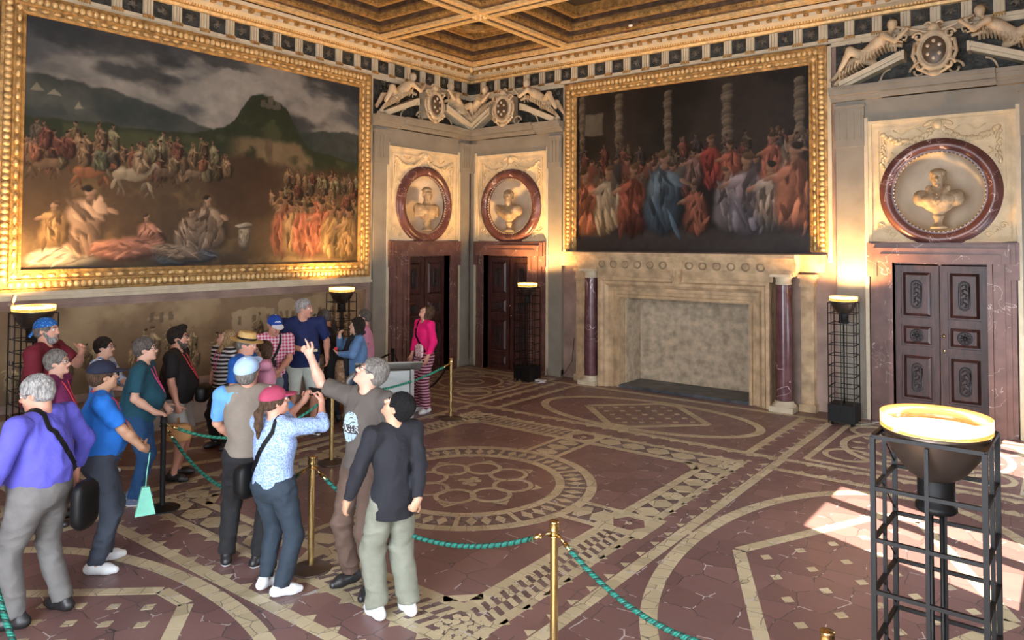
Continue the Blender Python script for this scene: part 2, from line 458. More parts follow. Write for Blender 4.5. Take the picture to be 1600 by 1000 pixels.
# ------------------------------------------------------------ floor
HX, HY, CX, CY = 1.85, 2.20, 5.30, -6.10
fl = MB()
fl.box(-.6, 11.9, -14.6, 1.2, -.2, 0, 0)
def poly(pts, z, mi):
    """thin slab of inlay let into the floor"""
    a = sum(pts[i][0]*pts[(i+1)%len(pts)][1]-pts[(i+1)%len(pts)][0]*pts[i][1] for i in range(len(pts)))
    if a < 0: pts = pts[::-1]
    n = len(pts); fl._add([(x,y,z) for x,y in pts]+[(x,y,0) for x,y in pts], [tuple(range(n))]+[(i, i+n, (i+1)%n+n, (i+1)%n) for i in range(n)], mi)
def line(a, b, w_, z=.0015, mi=1):
    a, b = Vector(a), Vector(b); d = (b-a).normalized(); n = Vector((-d.y, d.x))*w_/2
    # a row of separate stones with slightly uneven ends
    L = (b-a).length; k = max(1, int(L/.16)); ts = [0]+[(i+random.uniform(-.2,.2))/k for i in range(1,k)]+[1]
    for i in range(k):
        p, q = a+(b-a)*ts[i]+d*.003, a+(b-a)*ts[i+1]-d*.003; e = random.uniform(-.004,.004)
        poly([tuple(p-n*(1+e)), tuple(q-n), tuple(q+n), tuple(p+n*(1-e))], z, mi)
def arc(c, rx, ry, w_, a0=0, a1=360, z=.0015, mi=1, n=None):
    n = n or max(8, int((rx+ry)/2*math.radians(a1-a0)/.15))
    for i in range(n):
        t0 = math.radians(a0+(a1-a0)*i/n)+.002; t1 = math.radians(a0+(a1-a0)*(i+1)/n)-.002; P = []
        for (s_, o) in ((-1,(t0,(t0+t1)/2,t1)), (1,(t1,(t0+t1)/2,t0))):
            for t_ in o: P.append((c[0]+(rx+s_*w_/2)*math.cos(t_), c[1]+(ry+s_*w_/2)*math.sin(t_)))
        poly(P, z, mi)
def rectline(hx, hy, w_, z=.0015, mi=1):
    for s_ in (-1,1):
        line((CX-hx-w_/2, CY+s_*hy), (CX+hx+w_/2, CY+s_*hy), w_, z, mi)
        line((CX+s_*hx, CY-hy+w_/2), (CX+s_*hx, CY+hy-w_/2), w_, z, mi)
rectline(HX, HY, .10); rectline(HX+.33, HY+.42, .09); rectline(2.52, 3.06, .11)
def along(a, b, pitch, fn):
    a, b = Vector(a), Vector(b); L = (b-a).length; k = max(1, round(L/pitch)); d = (b-a)/L; n = Vector((-d.y, d.x))
    for i in range(k): fn(a+d*(L*(i+.5)/k), d, n, L/k, i)
def P2(p, d, n, pts): return [tuple(p+d*x+n*y) for x, y in pts]
def lozenge(hw):
    def f(p, d, n, L, i):
        poly(P2(p, d, n, [(-L*.48,0),(-L*.2,-hw),(L*.2,-hw),(L*.48,0),(L*.2,hw),(-L*.2,hw)]), .0015, 1)
    return f
def hatch(hw, dz=0):
    def f(p, d, n, L, i):
        mi = 1 if i % 2 else 2
        for (s_, y0) in ((1,-hw),(-1,0)):
            y1 = y0+hw; k = L*.9
            poly(P2(p, d, n, [(-L/2,y0),(-L/2+k*.3,y0+hw*.35),(-L/2+k*.7,y0+hw*.65),(-L/2+k,y1),(L/2+k,y1),(L/2+k*.7,y0+hw*.65),(L/2+k*.3,y0+hw*.35),(L/2,y0)]), .0010+dz+(.0001 if i % 2 else 0), mi)
    return f
def hexes(hw):
    def f(p, d, n, L, i):
        for s_ in (-1,1): poly(P2(p, d, n, [(L*.5-.05,s_*hw),(L*.5+.05,s_*hw),(L*.5,s_*(hw-.07))]), .0015, 1)
    return f
bx0, bx1 = HX+.05, HX+.285; by0, by1 = HY+.05, HY+.375
mx_, my_ = (bx0+bx1)/2, (by0+by1)/2; wx, wy = (bx1-bx0)/2, (by1-by0)/2
# dark ground under the inner band
for s_ in (-1,1):
    poly([(CX-bx1,CY+s_*by0),(CX+bx1,CY+s_*by0),(CX+bx1,CY+s_*by1),(CX-bx1,CY+s_*by1)], .0006, 2)
    poly([(CX+s_*bx0,CY-by0),(CX+s_*bx1,CY-by0),(CX+s_*bx1,CY+by0),(CX+s_*bx0,CY+by0)], .0006, 2)
along((CX+mx_,CY+.25), (CX+mx_,CY+by0), .30, lozenge(wx*.95)); along((CX+.25,CY+my_), (CX+mx_,CY+my_), .36, lozenge(wy*.8))
along((CX-mx_,CY-.25), (CX-mx_,CY-by0), .30, lozenge(wx*.95)); along((CX-.25,CY-my_), (CX-mx_,CY-my_), .36, lozenge(wy*.8))
along((CX+mx_,CY-.25), (CX+mx_,CY-by0), .055, hatch(wx)); along((CX+.25,CY-my_), (CX+mx_-.16,CY-my_), .055, hatch(wy, .0003))
along((CX-mx_,CY+.25), (CX-mx_,CY+by0), .055, hatch(wx)); along((CX-.25,CY+my_), (CX-mx_+.16,CY+my_), .055, hatch(wy, .0003))
for s_ in (-1,1):
    along((CX+s_*2.32,CY-3), (CX+s_*2.32,CY+3), .27, hexes(.13)); along((CX-2.4,CY+s_*2.83), (CX+2.4,CY+s_*2.83), .27, hexes(.17))
# nodes half-way along each side: a purple hexagon with a pale dot; flower knots at the corners
for (x, y) in ((mx_,0),(-mx_,0),(0,my_),(0,-my_)):
    poly([(CX+x-.27,CY+y-.27),(CX+x+.27,CY+y-.27),(CX+x+.27,CY+y+.27),(CX+x-.27,CY+y+.27)], .0018, 1)
    poly([(CX+x+.17*math.cos(k*PI/3),CY+y+.17*math.sin(k*PI/3)) for k in range(6)], .0024, 3)
    poly([(CX+x+.035*math.cos(k*PI/4),CY+y+.035*math.sin(k*PI/4)) for k in range(8)], .003, 1)
for sx in (-1,1):
    for sy in (-1,1):
        for k in range(26):
            a = k*2.4; r = .045*math.sqrt(k)*.85; x, y = CX+sx*(mx_+.02)+r*math.cos(a), CY+sy*(my_+.02)+r*math.sin(a)
            poly([(x+.036*math.cos(q*PI/3+a),y+.036*math.sin(q*PI/3+a)) for q in range(6)], .002+.00006*k, 1)
# chamfers inside the field
for sx in (-1,1):
    for sy in (-1,1): line((CX+sx*(HX-.22), CY+sy*HY), (CX+sx*HX, CY+sy*(HY-.22)), .09)
# four arms between ring and sides
for (dx, dy, L0, L1) in ((1,0,1.40,HX-.05),(-1,0,1.40,HX-.05),(0,1,1.40,HY-.05),(0,-1,1.40,HY-.05)):
    nx, ny = -dy, dx
    poly([(CX+dx*L0+nx*.2,CY+dy*L0+ny*.2),(CX+dx*L1+nx*.2,CY+dy*L1+ny*.2),(CX+dx*L1-nx*.2,CY+dy*L1-ny*.2),(CX+dx*L0-nx*.2,CY+dy*L0-ny*.2)], .0006, 2)
    for q in (-.23,.23): line((CX+dx*L0+nx*q,CY+dy*L0+ny*q), (CX+dx*L1+nx*q,CY+dy*L1+ny*q), .07)
    along((CX+dx*L0,CY+dy*L0), (CX+dx*L1,CY+dy*L1), .24, lozenge(.14))
# central ring with diamonds between two bands
arc((CX,CY), 1.37, 1.37, .11, z=.0021); arc((CX,CY), 1.02, 1.02, .10, z=.0021)
arc((CX,CY), 1.19, 1.19, .25, z=.0008, mi=2, n=60)
for k in range(52):
    a = 2*PI*k/52; 
    if k % 4 == 0: line((CX+1.06*math.cos(a),CY+1.06*math.sin(a)), (CX+1.32*math.cos(a),CY+1.32*math.sin(a)), .05, .0018); continue
    p = Vector((CX+1.19*math.cos(a),CY+1.19*math.sin(a))); d = Vector((math.cos(a),math.sin(a))); n = Vector((-d.y,d.x))
    poly(P2(p, d, n, [(-.115,0),(0,-.055),(.115,0),(0,.055)]), .0018, 1)
# rosette: eight interlaced rings with points outside
for k in range(8):
    a = 2*PI*(k+.5)/8; c = (CX+.50*math.cos(a), CY+.50*math.sin(a))
    arc(c, .205, .205, .05, z=.0018+.0003*(k%2), n=12)
    c2 = Vector((CX+.73*math.cos(a), CY+.73*math.sin(a))); d = Vector((math.cos(a),math.sin(a))); n = Vector((-d.y,d.x))
    poly(P2(c2, d, n, [(0,-.1),(.11,0),(0,.1),(.03,0)]), .0017, 1)
for k in range(7):
    a = k*2.4; poly([(CX+.05*math.sqrt(k)*math.cos(a)+.05*math.cos(q*PI/3), CY+.05*math.sqrt(k)*math.sin(a)+.05*math.sin(q*PI/3)) for q in range(6)], .0018+.0002*(k%3), 1)
# ovals round the square, each holding a lozenge of small diamonds
def oval(c, hx, hy, rx, ry):
    arc(c, hx, hy, .13)
    P = [(c[0]-rx,c[1]),(c[0]-rx*.16,c[1]+ry),(c[0]+rx*.16,c[1]+ry),(c[0]+rx,c[1]),(c[0]+rx*.16,c[1]-ry),(c[0]-rx*.16,c[1]-ry)]
    for i in range(6): line(P[i], P[(i+1)%6], .11, .0018)
    stepx, stepy = rx*.19, ry*.19
    for i in range(-6,7):
        for j in range(-6,7):
            if (i+j) % 2: continue
            x, y = i*stepx, j*stepy
            if abs(x)/rx*.84+abs(y)/ry*.84 > .74: continue
            poly([(c[0]+x-.052,c[1]+y),(c[0]+x,c[1]+y-.06),(c[0]+x+.052,c[1]+y),(c[0]+x,c[1]+y+.06)], .0018, 1)
oval((5.35,-1.95), 1.80, .95, 1.05, .85); oval((5.30,-10.33), 2.05, 1.02, 1.1, .80)
oval((9.38,-6.05), 1.42, 2.42, 1.0, 1.72); oval((1.25,-6.05), 1.3, 2.42, .95, 1.7)
for (x, y) in ((7.86,-6.05),(2.77,-6.05)): line((x-.02,y+.09),(x+.12,y+.09),.06,.002)
# bands that carry on to the walls
for s_ in (-1,1):
    for xx in (2.08, 2.50):
        line((CX+s_*xx,-3.0),(CX+s_*xx,-.62 if s_>0 or 1 else 0),.10); line((CX+s_*xx,-9.2),(CX+s_*xx,-13.4),.10)
    along((CX+s_*2.29,-3.0),(CX+s_*2.29,-.62),.27,hexes(.16)); along((CX+s_*2.29,-9.2),(CX+s_*2.29,-13),.27,hexes(.16))
    for yy in (2.60, 3.06):
        for sx in (-1,1):
            line((CX+sx*2.55,CY+s_*yy),(CX+sx*5.2,CY+s_*yy),.10)
    for sx in (-1,1): along((CX+sx*2.6,CY+s_*2.83),(CX+sx*5.2,CY+s_*2.83),.27,hexes(.18))
# corner fields: nested frames and rings
for sx in (-1,1):
    for (y0, y1) in ((-2.85,-.35),(-11.9,-9.4)):
        x0, x1 = sorted((CX+sx*2.75, CX+sx*5.0)); c = ((x0+x1)/2, (y0+y1)/2)
        for g in (0,):
            for (a, b) in (((x0,y0),(x1,y0)),((x1,y0),(x1,y1)),((x1,y1),(x0,y1)),((x0,y1),(x0,y0))): line(a, b, .08)
        arc(c, .95, .95, .09); arc(c, .62, .62, .07); arc(c, .25, .25, .05)
        for k in range(4):
            a = PI/4+k*PI/2; arc((c[0]+.95*math.cos(a)*1.1, c[1]+.95*math.sin(a)*1.1), .28, .28, .07, z=.002)
        for k in range(16):
            a = k*PI/8; p = Vector((c[0]+.78*math.cos(a),c[1]+.78*math.sin(a))); d = Vector((math.cos(a),math.sin(a)))
            poly(P2(p, d, Vector((-d.y,d.x)), [(-.09,0),(0,-.06),(.09,0),(0,.06)]), .0018, 1)
# grey stone border along the hearth wall
poly([(0,-.62),(10.9,-.62),(10.9,-.50),(0,-.50)], .001, 1)
floor = fl.build('floor', [M_terra, M_stone, M_dark, M_terra2]); floor['kind'] = 'structure'

# ------------------------------------------------------------ walls (back wall y = 0, left wall x = 0, right wall x = 11.2)
def wall_cells(mb, xs, zs, holes, y0, y1, mi=0):
    for i in range(len(xs)-1):
        for j in range(len(zs)-1):
            cx, cz = (xs[i]+xs[i+1])/2, (zs[j]+zs[j+1])/2
            if any(a < cx < b and c < cz < d for (a,b,c,d) in holes): continue
            mb.box(xs[i], xs[i+1], y0, y1, zs[j], zs[j+1], mi)
def make_wall(name, x0, x1, holes, H=7.3, loc=(0,0,0), rotz=0, m=None):
    xs = sorted({x0, x1, *[h[0] for h in holes], *[h[1] for h in holes]}); zs = sorted({0, H, *[h[2] for h in holes], *[h[3] for h in holes]})
    mb = MB(); wall_cells(mb, xs, zs, holes, 0, .5)
    o = mb.build(name, m or M_pink, loc=loc, rotz=rotz); o['kind'] = 'structure'; return o
BAYS = [((0,-1.50,0), PI/2, 1.02), ((1.21,0,0), 0, .96), ((9.19,0,0), 0, .96)]
PZ0, PZ1 = 2.74, 4.60
def nh(cx, w): return (cx-.80, cx+.80, 2.74, 4.26)
make_wall('wall_back', -.5, 11.7, [nh(1.21,0), nh(9.19,0), (3.96,6.40,0,1.68)])
make_wall('wall_left', -14.3, 0, [nh(-1.50,0)], rotz=PI/2)
# wall behind the photographer, unseen, with its right end left open to shape the daylight
b_ = MB(); b_.box(-.5, 6.6, -14.6, -14.1, 0, 7.3); b_.box(6.6, 11.7, -14.6, -14.1, 5.2, 7.3); o = b_.build('wall_front', M_plaster); o['kind'] = 'structure'
# right wall, with the tall windows that let the sun in; it faces the room from x = 11.2
WINS = [(4.70,6.30,1.0,3.60), (.70,2.60,.5,2.0), (10.3,12.2,1.0,4.2)]
wr = MB()
xs = sorted({-.5, 14.5, *[h[0] for h in WINS], *[h[1] for h in WINS]}); zs = sorted({0, 7.3, *[h[2] for h in WINS], *[h[3] for h in WINS]})
wall_cells(wr, xs, zs, WINS, 0, .35)
o = wr.build('wall_right', M_plaster, loc=(11.2,0,0), rotz=-PI/2); o['kind'] = 'structure'
for n_, (a, b, c, d) in enumerate(WINS):
    f = MB()
    for (p, q) in ((a, a+.06), (b-.06, b), (a+(b-a)*.38-.08, a+(b-a)*.38+.08)): f.box(p, q, .1, .17, c, d)
    for (p, q) in ((c, c+.06), (d-.06, d)): f.box(a, b, .1, .17, p, q)
    o = f.build('window_%d' % (n_+1), M_wood, loc=(11.2,0,0), rotz=-PI/2); o['kind'] = 'structure'

# ------------------------------------------------------------ paintings (broad generic scenes in the colours of the frescoes)
def mixc(a, b, t): return a*(1-t[...,None])+np.array(b)*t[...,None]
def sm(x, a, b): t = np.clip((x-a)/(b-a), 0, 1); return t*t*(3-2*t)
def blob(rgb, u, v, cu, cv, ru, rv, col, asp=1, ang=0, soft=.25, shade=.5, seed=0):
    du, dv = (u-cu)*asp, v-cv; c, s = math.cos(ang), math.sin(ang)
    a, b = (du*c+dv*s)/ru, (-du*s+dv*c)/rv; d = np.sqrt(a*a+b*b)
    msk = 1-sm(d, 1-soft, 1+soft*.3)
    lit = 1+shade*(b*.6-a*.5)
    src = np.array(col)[None,None,:]*np.clip(lit, .25, 1.8)[...,None]
    return rgb*(1-msk[...,None])+src*msk[...,None]
def figure(rgb, u, v, x, y, h, asp, cloth, skin=(.30,.18,.115), lean=0, rs=None, wid=.17, nst=9, hd=1.0):
    """a loosely brushed draped figure"""
    rs = rs or random
    w_ = h*wid
    def loc(cx, cy, ru, rv, c, an=0, soft=.35):
        nonlocal rgb
        R = max(ru, rv)*1.6+.02; i0 = max(0, int((cx-R/asp)*u.shape[0])); i1 = min(u.shape[0], int((cx+R/asp)*u.shape[0])+2)
        j0 = max(0, int((cy-R)*u.shape[1])); j1 = min(u.shape[1], int((cy+R)*u.shape[1])+2)
        if i1 <= i0 or j1 <= j0: return
        rgb[i0:i1,j0:j1] = blob(rgb[i0:i1,j0:j1], u[i0:i1,j0:j1], v[i0:i1,j0:j1], cx, cy, ru, rv, c, asp, an, soft, .75)
    dk = tuple(c*.35 for c in cloth); lt = tuple(min(1, c*1.45) for c in cloth); md = tuple(c*.75 for c in cloth)
    loc(x+.014/asp, y+h*.32, w_*1.2, h*.36, tuple(c*.5 for c in dk))
    top = x+lean*h*.25/asp
    loc(x, y+h*.25, w_*1.1, h*.27, md, lean*.5); loc((x+top)/2, y+h*.50, w_*.95, h*.24, cloth, lean*.7)
    for q in range(nst):
        a = rs.random(); yy = y+h*(.08+.58*a); xx = x+(top-x)*a+rs.uniform(-.8,.8)*w_*(1-.35*a)/asp
        loc(xx, yy, w_*rs.uniform(.10,.22), h*rs.uniform(.08,.20), rs.choice((lt,dk,dk,md,lt)), rs.uniform(-.5,.5)+lean)
    s_ = rs.choice((-1,1))
    loc(top+s_*w_*.6/asp, y+h*.60, w_*.28, h*.13, lt, s_*.9); loc(top+s_*w_*1.15/asp, y+h*.57, w_*.15, h*.09, skin, s_*1.1)
    loc(top, y+h*.755, w_*.22, h*.05, tuple(c*.7 for c in skin))
    loc(top, y+h*.84, w_*.36*hd, h*.075*hd, skin, rs.uniform(-.3,.3)); loc(top-s_*w_*.12/asp, y+h*.885, w_*.40*hd, h*.055*hd, rs.choice(((.05,.03,.02),(.11,.07,.04),(.02,.015,.01))), rs.uniform(-.3,.3))
def warp(u, v, asp, amp=.010):
    a = fbm(u*asp*16, v*16, 71, 3)-.5; b = fbm(u*asp*16+5, v*16+3, 72, 3)-.5; c = fbm(u*asp*45, v*45, 73, 2)-.5; d = fbm(u*asp*45+5, v*45, 74, 2)-.5
    return u+(amp*2.2*a+amp*.8*c)/asp, v+amp*2.2*b+amp*.8*d
def paint_left(u, v):
    asp = 5.6/3.33; u, v = warp(u, v, asp); n1 = fbm(u*asp*3, v*3, 1); n2 = fbm(u*asp*9, v*9, 4); n3 = fbm(u*asp*30, v*30, 9, 3)
    cl = fbm(u*asp*2.2, v*5.0+n1, 12, 5)
    rgb = np.zeros(u.shape+(3,)); rgb[:] = (.105,.115,.12)
    rgb = mixc(rgb, (.36,.34,.30), sm(cl, .46, .66)); rgb = mixc(rgb, (.030,.038,.044), sm(fbm(u*asp*2.5+7, v*6, 30), .52, .68)*.85)
    # hills
    h1 = .72+.05*np.sin(u*7+1)+.08*(n1-.5)-.05*u
    rgb = mixc(rgb, (.035,.05,.045), sm(h1-v, -.005, .01)*(1-.25*n2))
    h2 = .60+.10*np.exp(-((u-.58)/.13)**2)+.17*np.exp(-((u-.66)/.10)**4)-.25*np.clip(u-.80,0,1)+.05*(n1-.5)
    g = np.clip(.6+1.5*(n2-.5), 0, 1)
    rgb = mixc(rgb, (.030,.042,.022), sm(h2-v, -.004, .008)); rgb = mixc(rgb, (.075,.085,.04), sm(h2-v, .0, .03)*sm(n2, .5, .62)*.6)
    cliff = sm(n1+.5*(n2-.5), .40, .56)*sm(u, .50, .58)*sm(.88-u, 0, .08)*sm(h2-.03-v, 0, .05)*sm(.63+.1*(n1-.5)-v, 0, .04)*sm(v, .42, .50)*.85
    rgb = mixc(rgb, (.26,.19,.11), cliff*.85); rgb = mixc(rgb, (.10,.07,.045), cliff*sm(fbm(u*asp*20, v*3, 33), .5, .6)*.8)
    grd = sm(.52-v+.1*(n1-.5), 0, .05)
    rgb = mixc(rgb, (.095,.065,.038), grd); rgb = mixc(rgb, (.17,.12,.06), grd*sm(n2, .5, .7)*.7); rgb = mixc(rgb, (.030,.022,.015), grd*sm(n1, .55, .68)*.8)
    rock = np.exp(-(((u-.58)*asp/.22)**2+((v-.38)/.17)**2)**1.5)
    rgb = mixc(rgb, (.065,.040,.025), sm(rock, .3, .6))
    rs = random.Random(5)
    # little white tents on the far slope and a hilltop fort
    for (x, y, s_) in ((.03,.70,.03),(.07,.69,.028),(.12,.66,.022)):
        msk = sm(s_-np.abs(u-x)*asp-(v-y)*.8, 0, .004)*sm(v-y, -.002, .004); rgb = mixc(rgb, (.30,.28,.20), msk*.8)
    for (x, a, b) in ((.63,.795,.83),(.655,.795,.85),(.68,.79,.825),(.645,.79,.812),(.668,.79,.812)):
        msk = sm(.009-np.abs(u-x), 0, .003)*sm(v, a-.003, a)*sm(b-v, 0, .003); rgb = mixc(rgb, (.12,.11,.09), msk)
    cols = [(.20,.13,.08),(.12,.09,.05),(.25,.17,.10),(.10,.08,.06),(.22,.20,.12),(.16,.07,.05)]
    for i in range(70):
        x = rs.uniform(.66,.99); y = .20+.20*(1-rs.random()**1.5)+.02*x; figure(rgb, u, v, x, y, .09, asp, rs.choice(cols), rs=rs)
    for i in range(60):
        x = rs.uniform(.01,.52); y = rs.uniform(.38,.50); figure(rgb, u, v, x, y, .12, asp, rs.choice(cols), lean=rs.uniform(-.3,.3), rs=rs)
    def horse(x, y, s_, c, f):
        nonlocal rgb
        dk = tuple(q*.45 for q in c); lt = tuple(q*1.35 for q in c)
        for q, an in ((-.62,.5),(-.40,-.3),(.48,.45),(.70,-.5)):
            rgb = blob(rgb, u, v, x+f*q*s_, y-s_*.62, s_*.13, s_*.42, dk if q in (-.40,.48) else c, asp, an*f*-1); rgb = blob(rgb, u, v, x+f*(q+.10)*s_, y-s_*1.12, s_*.07, s_*.28, dk, asp, -an*.8*f)
        rgb = blob(rgb, u, v, x, y, s_*.95*asp*.62, s_*.40, c, asp, .05); rgb = blob(rgb, u, v, x-f*.42*s_, y+.02*s_, s_*.48, s_*.46, c, asp, 0); rgb = blob(rgb, u, v, x-f*.40*s_, y+.14*s_, s_*.30, s_*.22, lt, asp, 0, .5)
        rgb = blob(rgb, u, v, x+f*.62*s_, y+s_*.42, s_*.24, s_*.50, c, asp, -f*.65); rgb = blob(rgb, u, v, x+f*.92*s_, y+s_*.70, s_*.30, s_*.14, c, asp, -f*.75); rgb = blob(rgb, u, v, x+f*.50*s_, y+s_*.56, s_*.10, s_*.40, dk, asp, -f*.6)
        rgb = blob(rgb, u, v, x-f*.85*s_, y+.05*s_, s_*.12, s_*.40, dk, asp, f*.5)
        figure(rgb, u, v, x+.02*f, y+s_*.15, s_*2.1, asp, rs.choice([(.26,.12,.07),(.12,.13,.08),(.24,.18,.11)]), lean=.25*f, rs=rs, wid=.22, nst=12)
    horse(.05,.42,.045,(.15,.10,.06),-1); horse(.15,.40,.055,(.24,.11,.055),1); horse(.34,.42,.045,(.13,.09,.06),1); horse(.25,.40,.068,(.33,.28,.20),1); horse(.42,.43,.040,(.20,.15,.10),1)
    for i in range(20):
        figure(rgb, u, v, .66+.33*rs.random(), .10+.10*rs.random(), .20, asp, rs.choice([(.18,.12,.06),(.24,.10,.06),(.12,.09,.05)]), rs=rs, wid=.2, nst=14)
    for i in range(8):
        figure(rgb, u, v, .70+.037*i, .02+.04*rs.random(), .31, asp, rs.choice([(.24,.16,.08),(.28,.11,.07),(.15,.11,.06),(.30,.25,.15)]), rs=rs, wid=.22, nst=24, hd=.9)
    # people resting in pale drapery along the lower left
    def drape(x, y, a, b, c, an, n_):
        nonlocal rgb
        rgb = blob(rgb, u, v, x+.006, y-.010, a*1.05, b*1.15, tuple(q*.25 for q in c), asp, an, soft=.35, shade=.3); rgb = blob(rgb, u, v, x, y, a, b, c, asp, an, soft=.35, shade=.6)
        for q in range(n_):
            k = rs.choice((.4,.65,1.25,1.5)); t_ = rs.uniform(-.8,.8); xx = x+t_*a*math.cos(an)/asp; yy = y+t_*a*math.sin(an)+rs.uniform(-.7,.7)*b*(1-abs(t_)*.5)
            rgb = blob(rgb, u, v, xx, yy, a*rs.uniform(.12,.35), b*rs.uniform(.06,.2), tuple(min(1,w_*k) for w_ in c), asp, an+rs.uniform(-.6,.6), soft=.6, shade=.4)
    drape(.11,.06,.17,.045,(.33,.31,.26),.05,30); drape(.40,.05,.16,.030,(.14,.15,.16),.05,20)
    for (x, y, h, c, ln) in ((.13,.07,.30,(.34,.24,.17),.5),(.30,.06,.19,(.33,.17,.12),-.4),(.40,.07,.22,(.30,.22,.15),.5),(.47,.08,.27,(.27,.20,.14),-.3),(.07,.09,.20,(.30,.20,.10),.2)):
        figure(rgb, u, v, x, y, h, asp, c, (.38,.25,.17), lean=ln, rs=rs, wid=.27, nst=26, hd=.85)
    drape(.24,.09,.16,.050,(.34,.17,.12),.08,34); drape(.37,.07,.12,.032,(.36,.26,.18),-.12,20)
    drape(.57,.14,.035,.055,(.28,.26,.21),0,14); drape(.57,.20,.045,.012,(.34,.32,.27),0,6)
    rgb *= (.80+.4*n2+.3*(n3-.5))[...,None]
    return rgb*.62
def paint_back(u, v):
    asp = 4.5/3.1; u, v = warp(u, v, asp, .008); n1 = fbm(u*asp*3, v*3, 21); n2 = fbm(u*asp*10, v*10, 24); n3 = fbm(u*asp*34, v*34, 29, 3)
    rgb = np.zeros(u.shape+(3,)); rgb[:] = (.020,.017,.015)
    rgb = mixc(rgb, (.045,.035,.03), sm(n1, .45, .7)); rgb = mixc(rgb, (.10,.08,.07), sm(.16-v, 0, .06)*.8)
    w_ = sm(.05-np.abs(u-.09), 0, .01)*sm(.075-np.abs(v-.80), 0, .01); rgb = mixc(rgb, (.22,.20,.15), w_*.7)
    for (x, top, r) in ((.03,.97,.017),(.215,.96,.022),(.44,.94,.022),(.69,.94,.026),(.96,.92,.022)):      # swelling columns
        for k in range(22):
            y = top-k*.022; rr = r*(.75+.35*math.sin(k*.62)**2)*(1.25 if k == 0 else 1); cc = [(.17,.14,.10),(.10,.08,.06),(.14,.115,.085)][k % 3]
            rgb = blob(rgb, u, v, x, y, rr*asp, .020, cc, asp, .25, soft=.25, shade=.8)
    rs = random.Random(11)
    for i in range(90):
        x = rs.uniform(.0,1.0); y = rs.uniform(.30,.56); figure(rgb, u, v, x, y, .14, asp, rs.choice([(.12,.05,.04),(.10,.08,.06),(.20,.08,.06),(.06,.05,.05)]), (.20,.12,.085), rs=rs)
    for i in range(40):     # rows of faces between the columns
        x = rs.uniform(.02,.98); y = rs.uniform(.44,.56)
        rgb = blob(rgb, u, v, x, y-.05, .045, .05, rs.choice([(.14,.06,.045),(.10,.085,.07),(.05,.045,.05)]), asp, 0, .4, .6); rgb = blob(rgb, u, v, x, y, .020, .027, (.24,.145,.10), asp, rs.uniform(-.4,.4), .3, .9)
        rgb = blob(rgb, u, v, x-.004, y+.016, .021, .014, (.05,.035,.03), asp, rs.uniform(-.4,.4), .4, .4)
    for (x, y, h, c) in ((.62,.36,.34,(.24,.05,.04)),(.70,.34,.32,(.26,.09,.06)),(.86,.36,.32,(.26,.10,.07)),(.93,.38,.30,(.17,.13,.10)),(.55,.36,.26,(.20,.12,.10))):
        figure(rgb, u, v, x, y, h, asp, c, (.30,.18,.12), rs=rs, wid=.20, nst=16, hd=.95)
    big = [(.27,.11,.075),(.24,.21,.165),(.21,.07,.05),(.10,.145,.18),(.27,.10,.06),(.24,.20,.19),(.22,.19,.21),(.25,.22,.20),(.28,.13,.09)]
    xs_ = [.055,.165,.275,.41,.56,.69,.765,.86,.945]; hs_ = [.46,.46,.48,.54,.34,.40,.50,.42,.52]
    for i, x in enumerate(xs_): figure(rgb, u, v, x, .09+.03*rs.random(), hs_[i], asp, big[i], (.31,.19,.13), lean=rs.uniform(-.2,.2), rs=rs, wid=.215, nst=26, hd=.85)
    rgb *= (.75+.45*n2+.35*(n3-.5))[...,None]
    return rgb*.50
def paint_low(u, v):
    asp = 6.3/1.2; u, v = warp(u, v, asp, .02); n1 = fbm(u*asp*2, v*2, 41); n2 = fbm(u*asp*9, v*9, 44)
    rgb = np.zeros(u.shape+(3,)); rgb[:] = (.115,.078,.045); rgb = mixc(rgb, (.18,.13,.075), sm(n1, .45, .7)); rgb = mixc(rgb, (.06,.042,.027), sm(.45-v, 0, .4)*.7)
    for (x0, x1, z0, z1) in ((.55,.68,.5,.86),(.69,.75,.45,.95),(.76,.90,.45,.97),(.33,.40,.78,.84)):
        w_ = sm(u, x0, x0+.004)*sm(x1-u, 0, .004)*sm(v, z0, z0+.01)*sm(z1-.15*np.abs(u-(x0+x1)/2)*asp-v, 0, .02); rgb = mixc(rgb, (.20,.15,.09), w_*.8)
        for k in range(3):
            x = x0+(x1-x0)*(k+.5)/3; rgb = mixc(rgb, (.07,.05,.03), sm(.006-np.abs(u-x), 0, .002)*sm(.07-np.abs(v-(z0+z1)/2), 0, .02)*.8)
    rs = random.Random(3)
    for i in range(60):
        figure(rgb, u, v, rs.uniform(0,.98), rs.uniform(.05,.42), rs.uniform(.3,.46), asp, rs.choice([(.17,.125,.07),(.13,.095,.055),(.20,.155,.09),(.10,.07,.04)]), (.19,.14,.085), rs=rs)
    return rgb*2.1*(.85+.3*n2)[...,None]
M_canvA = attr_mat('painted_canvas_landscape', .5); M_canvB = attr_mat('painted_canvas_assembly', .45); M_canvC = attr_mat('painted_panel_monochrome', .7)
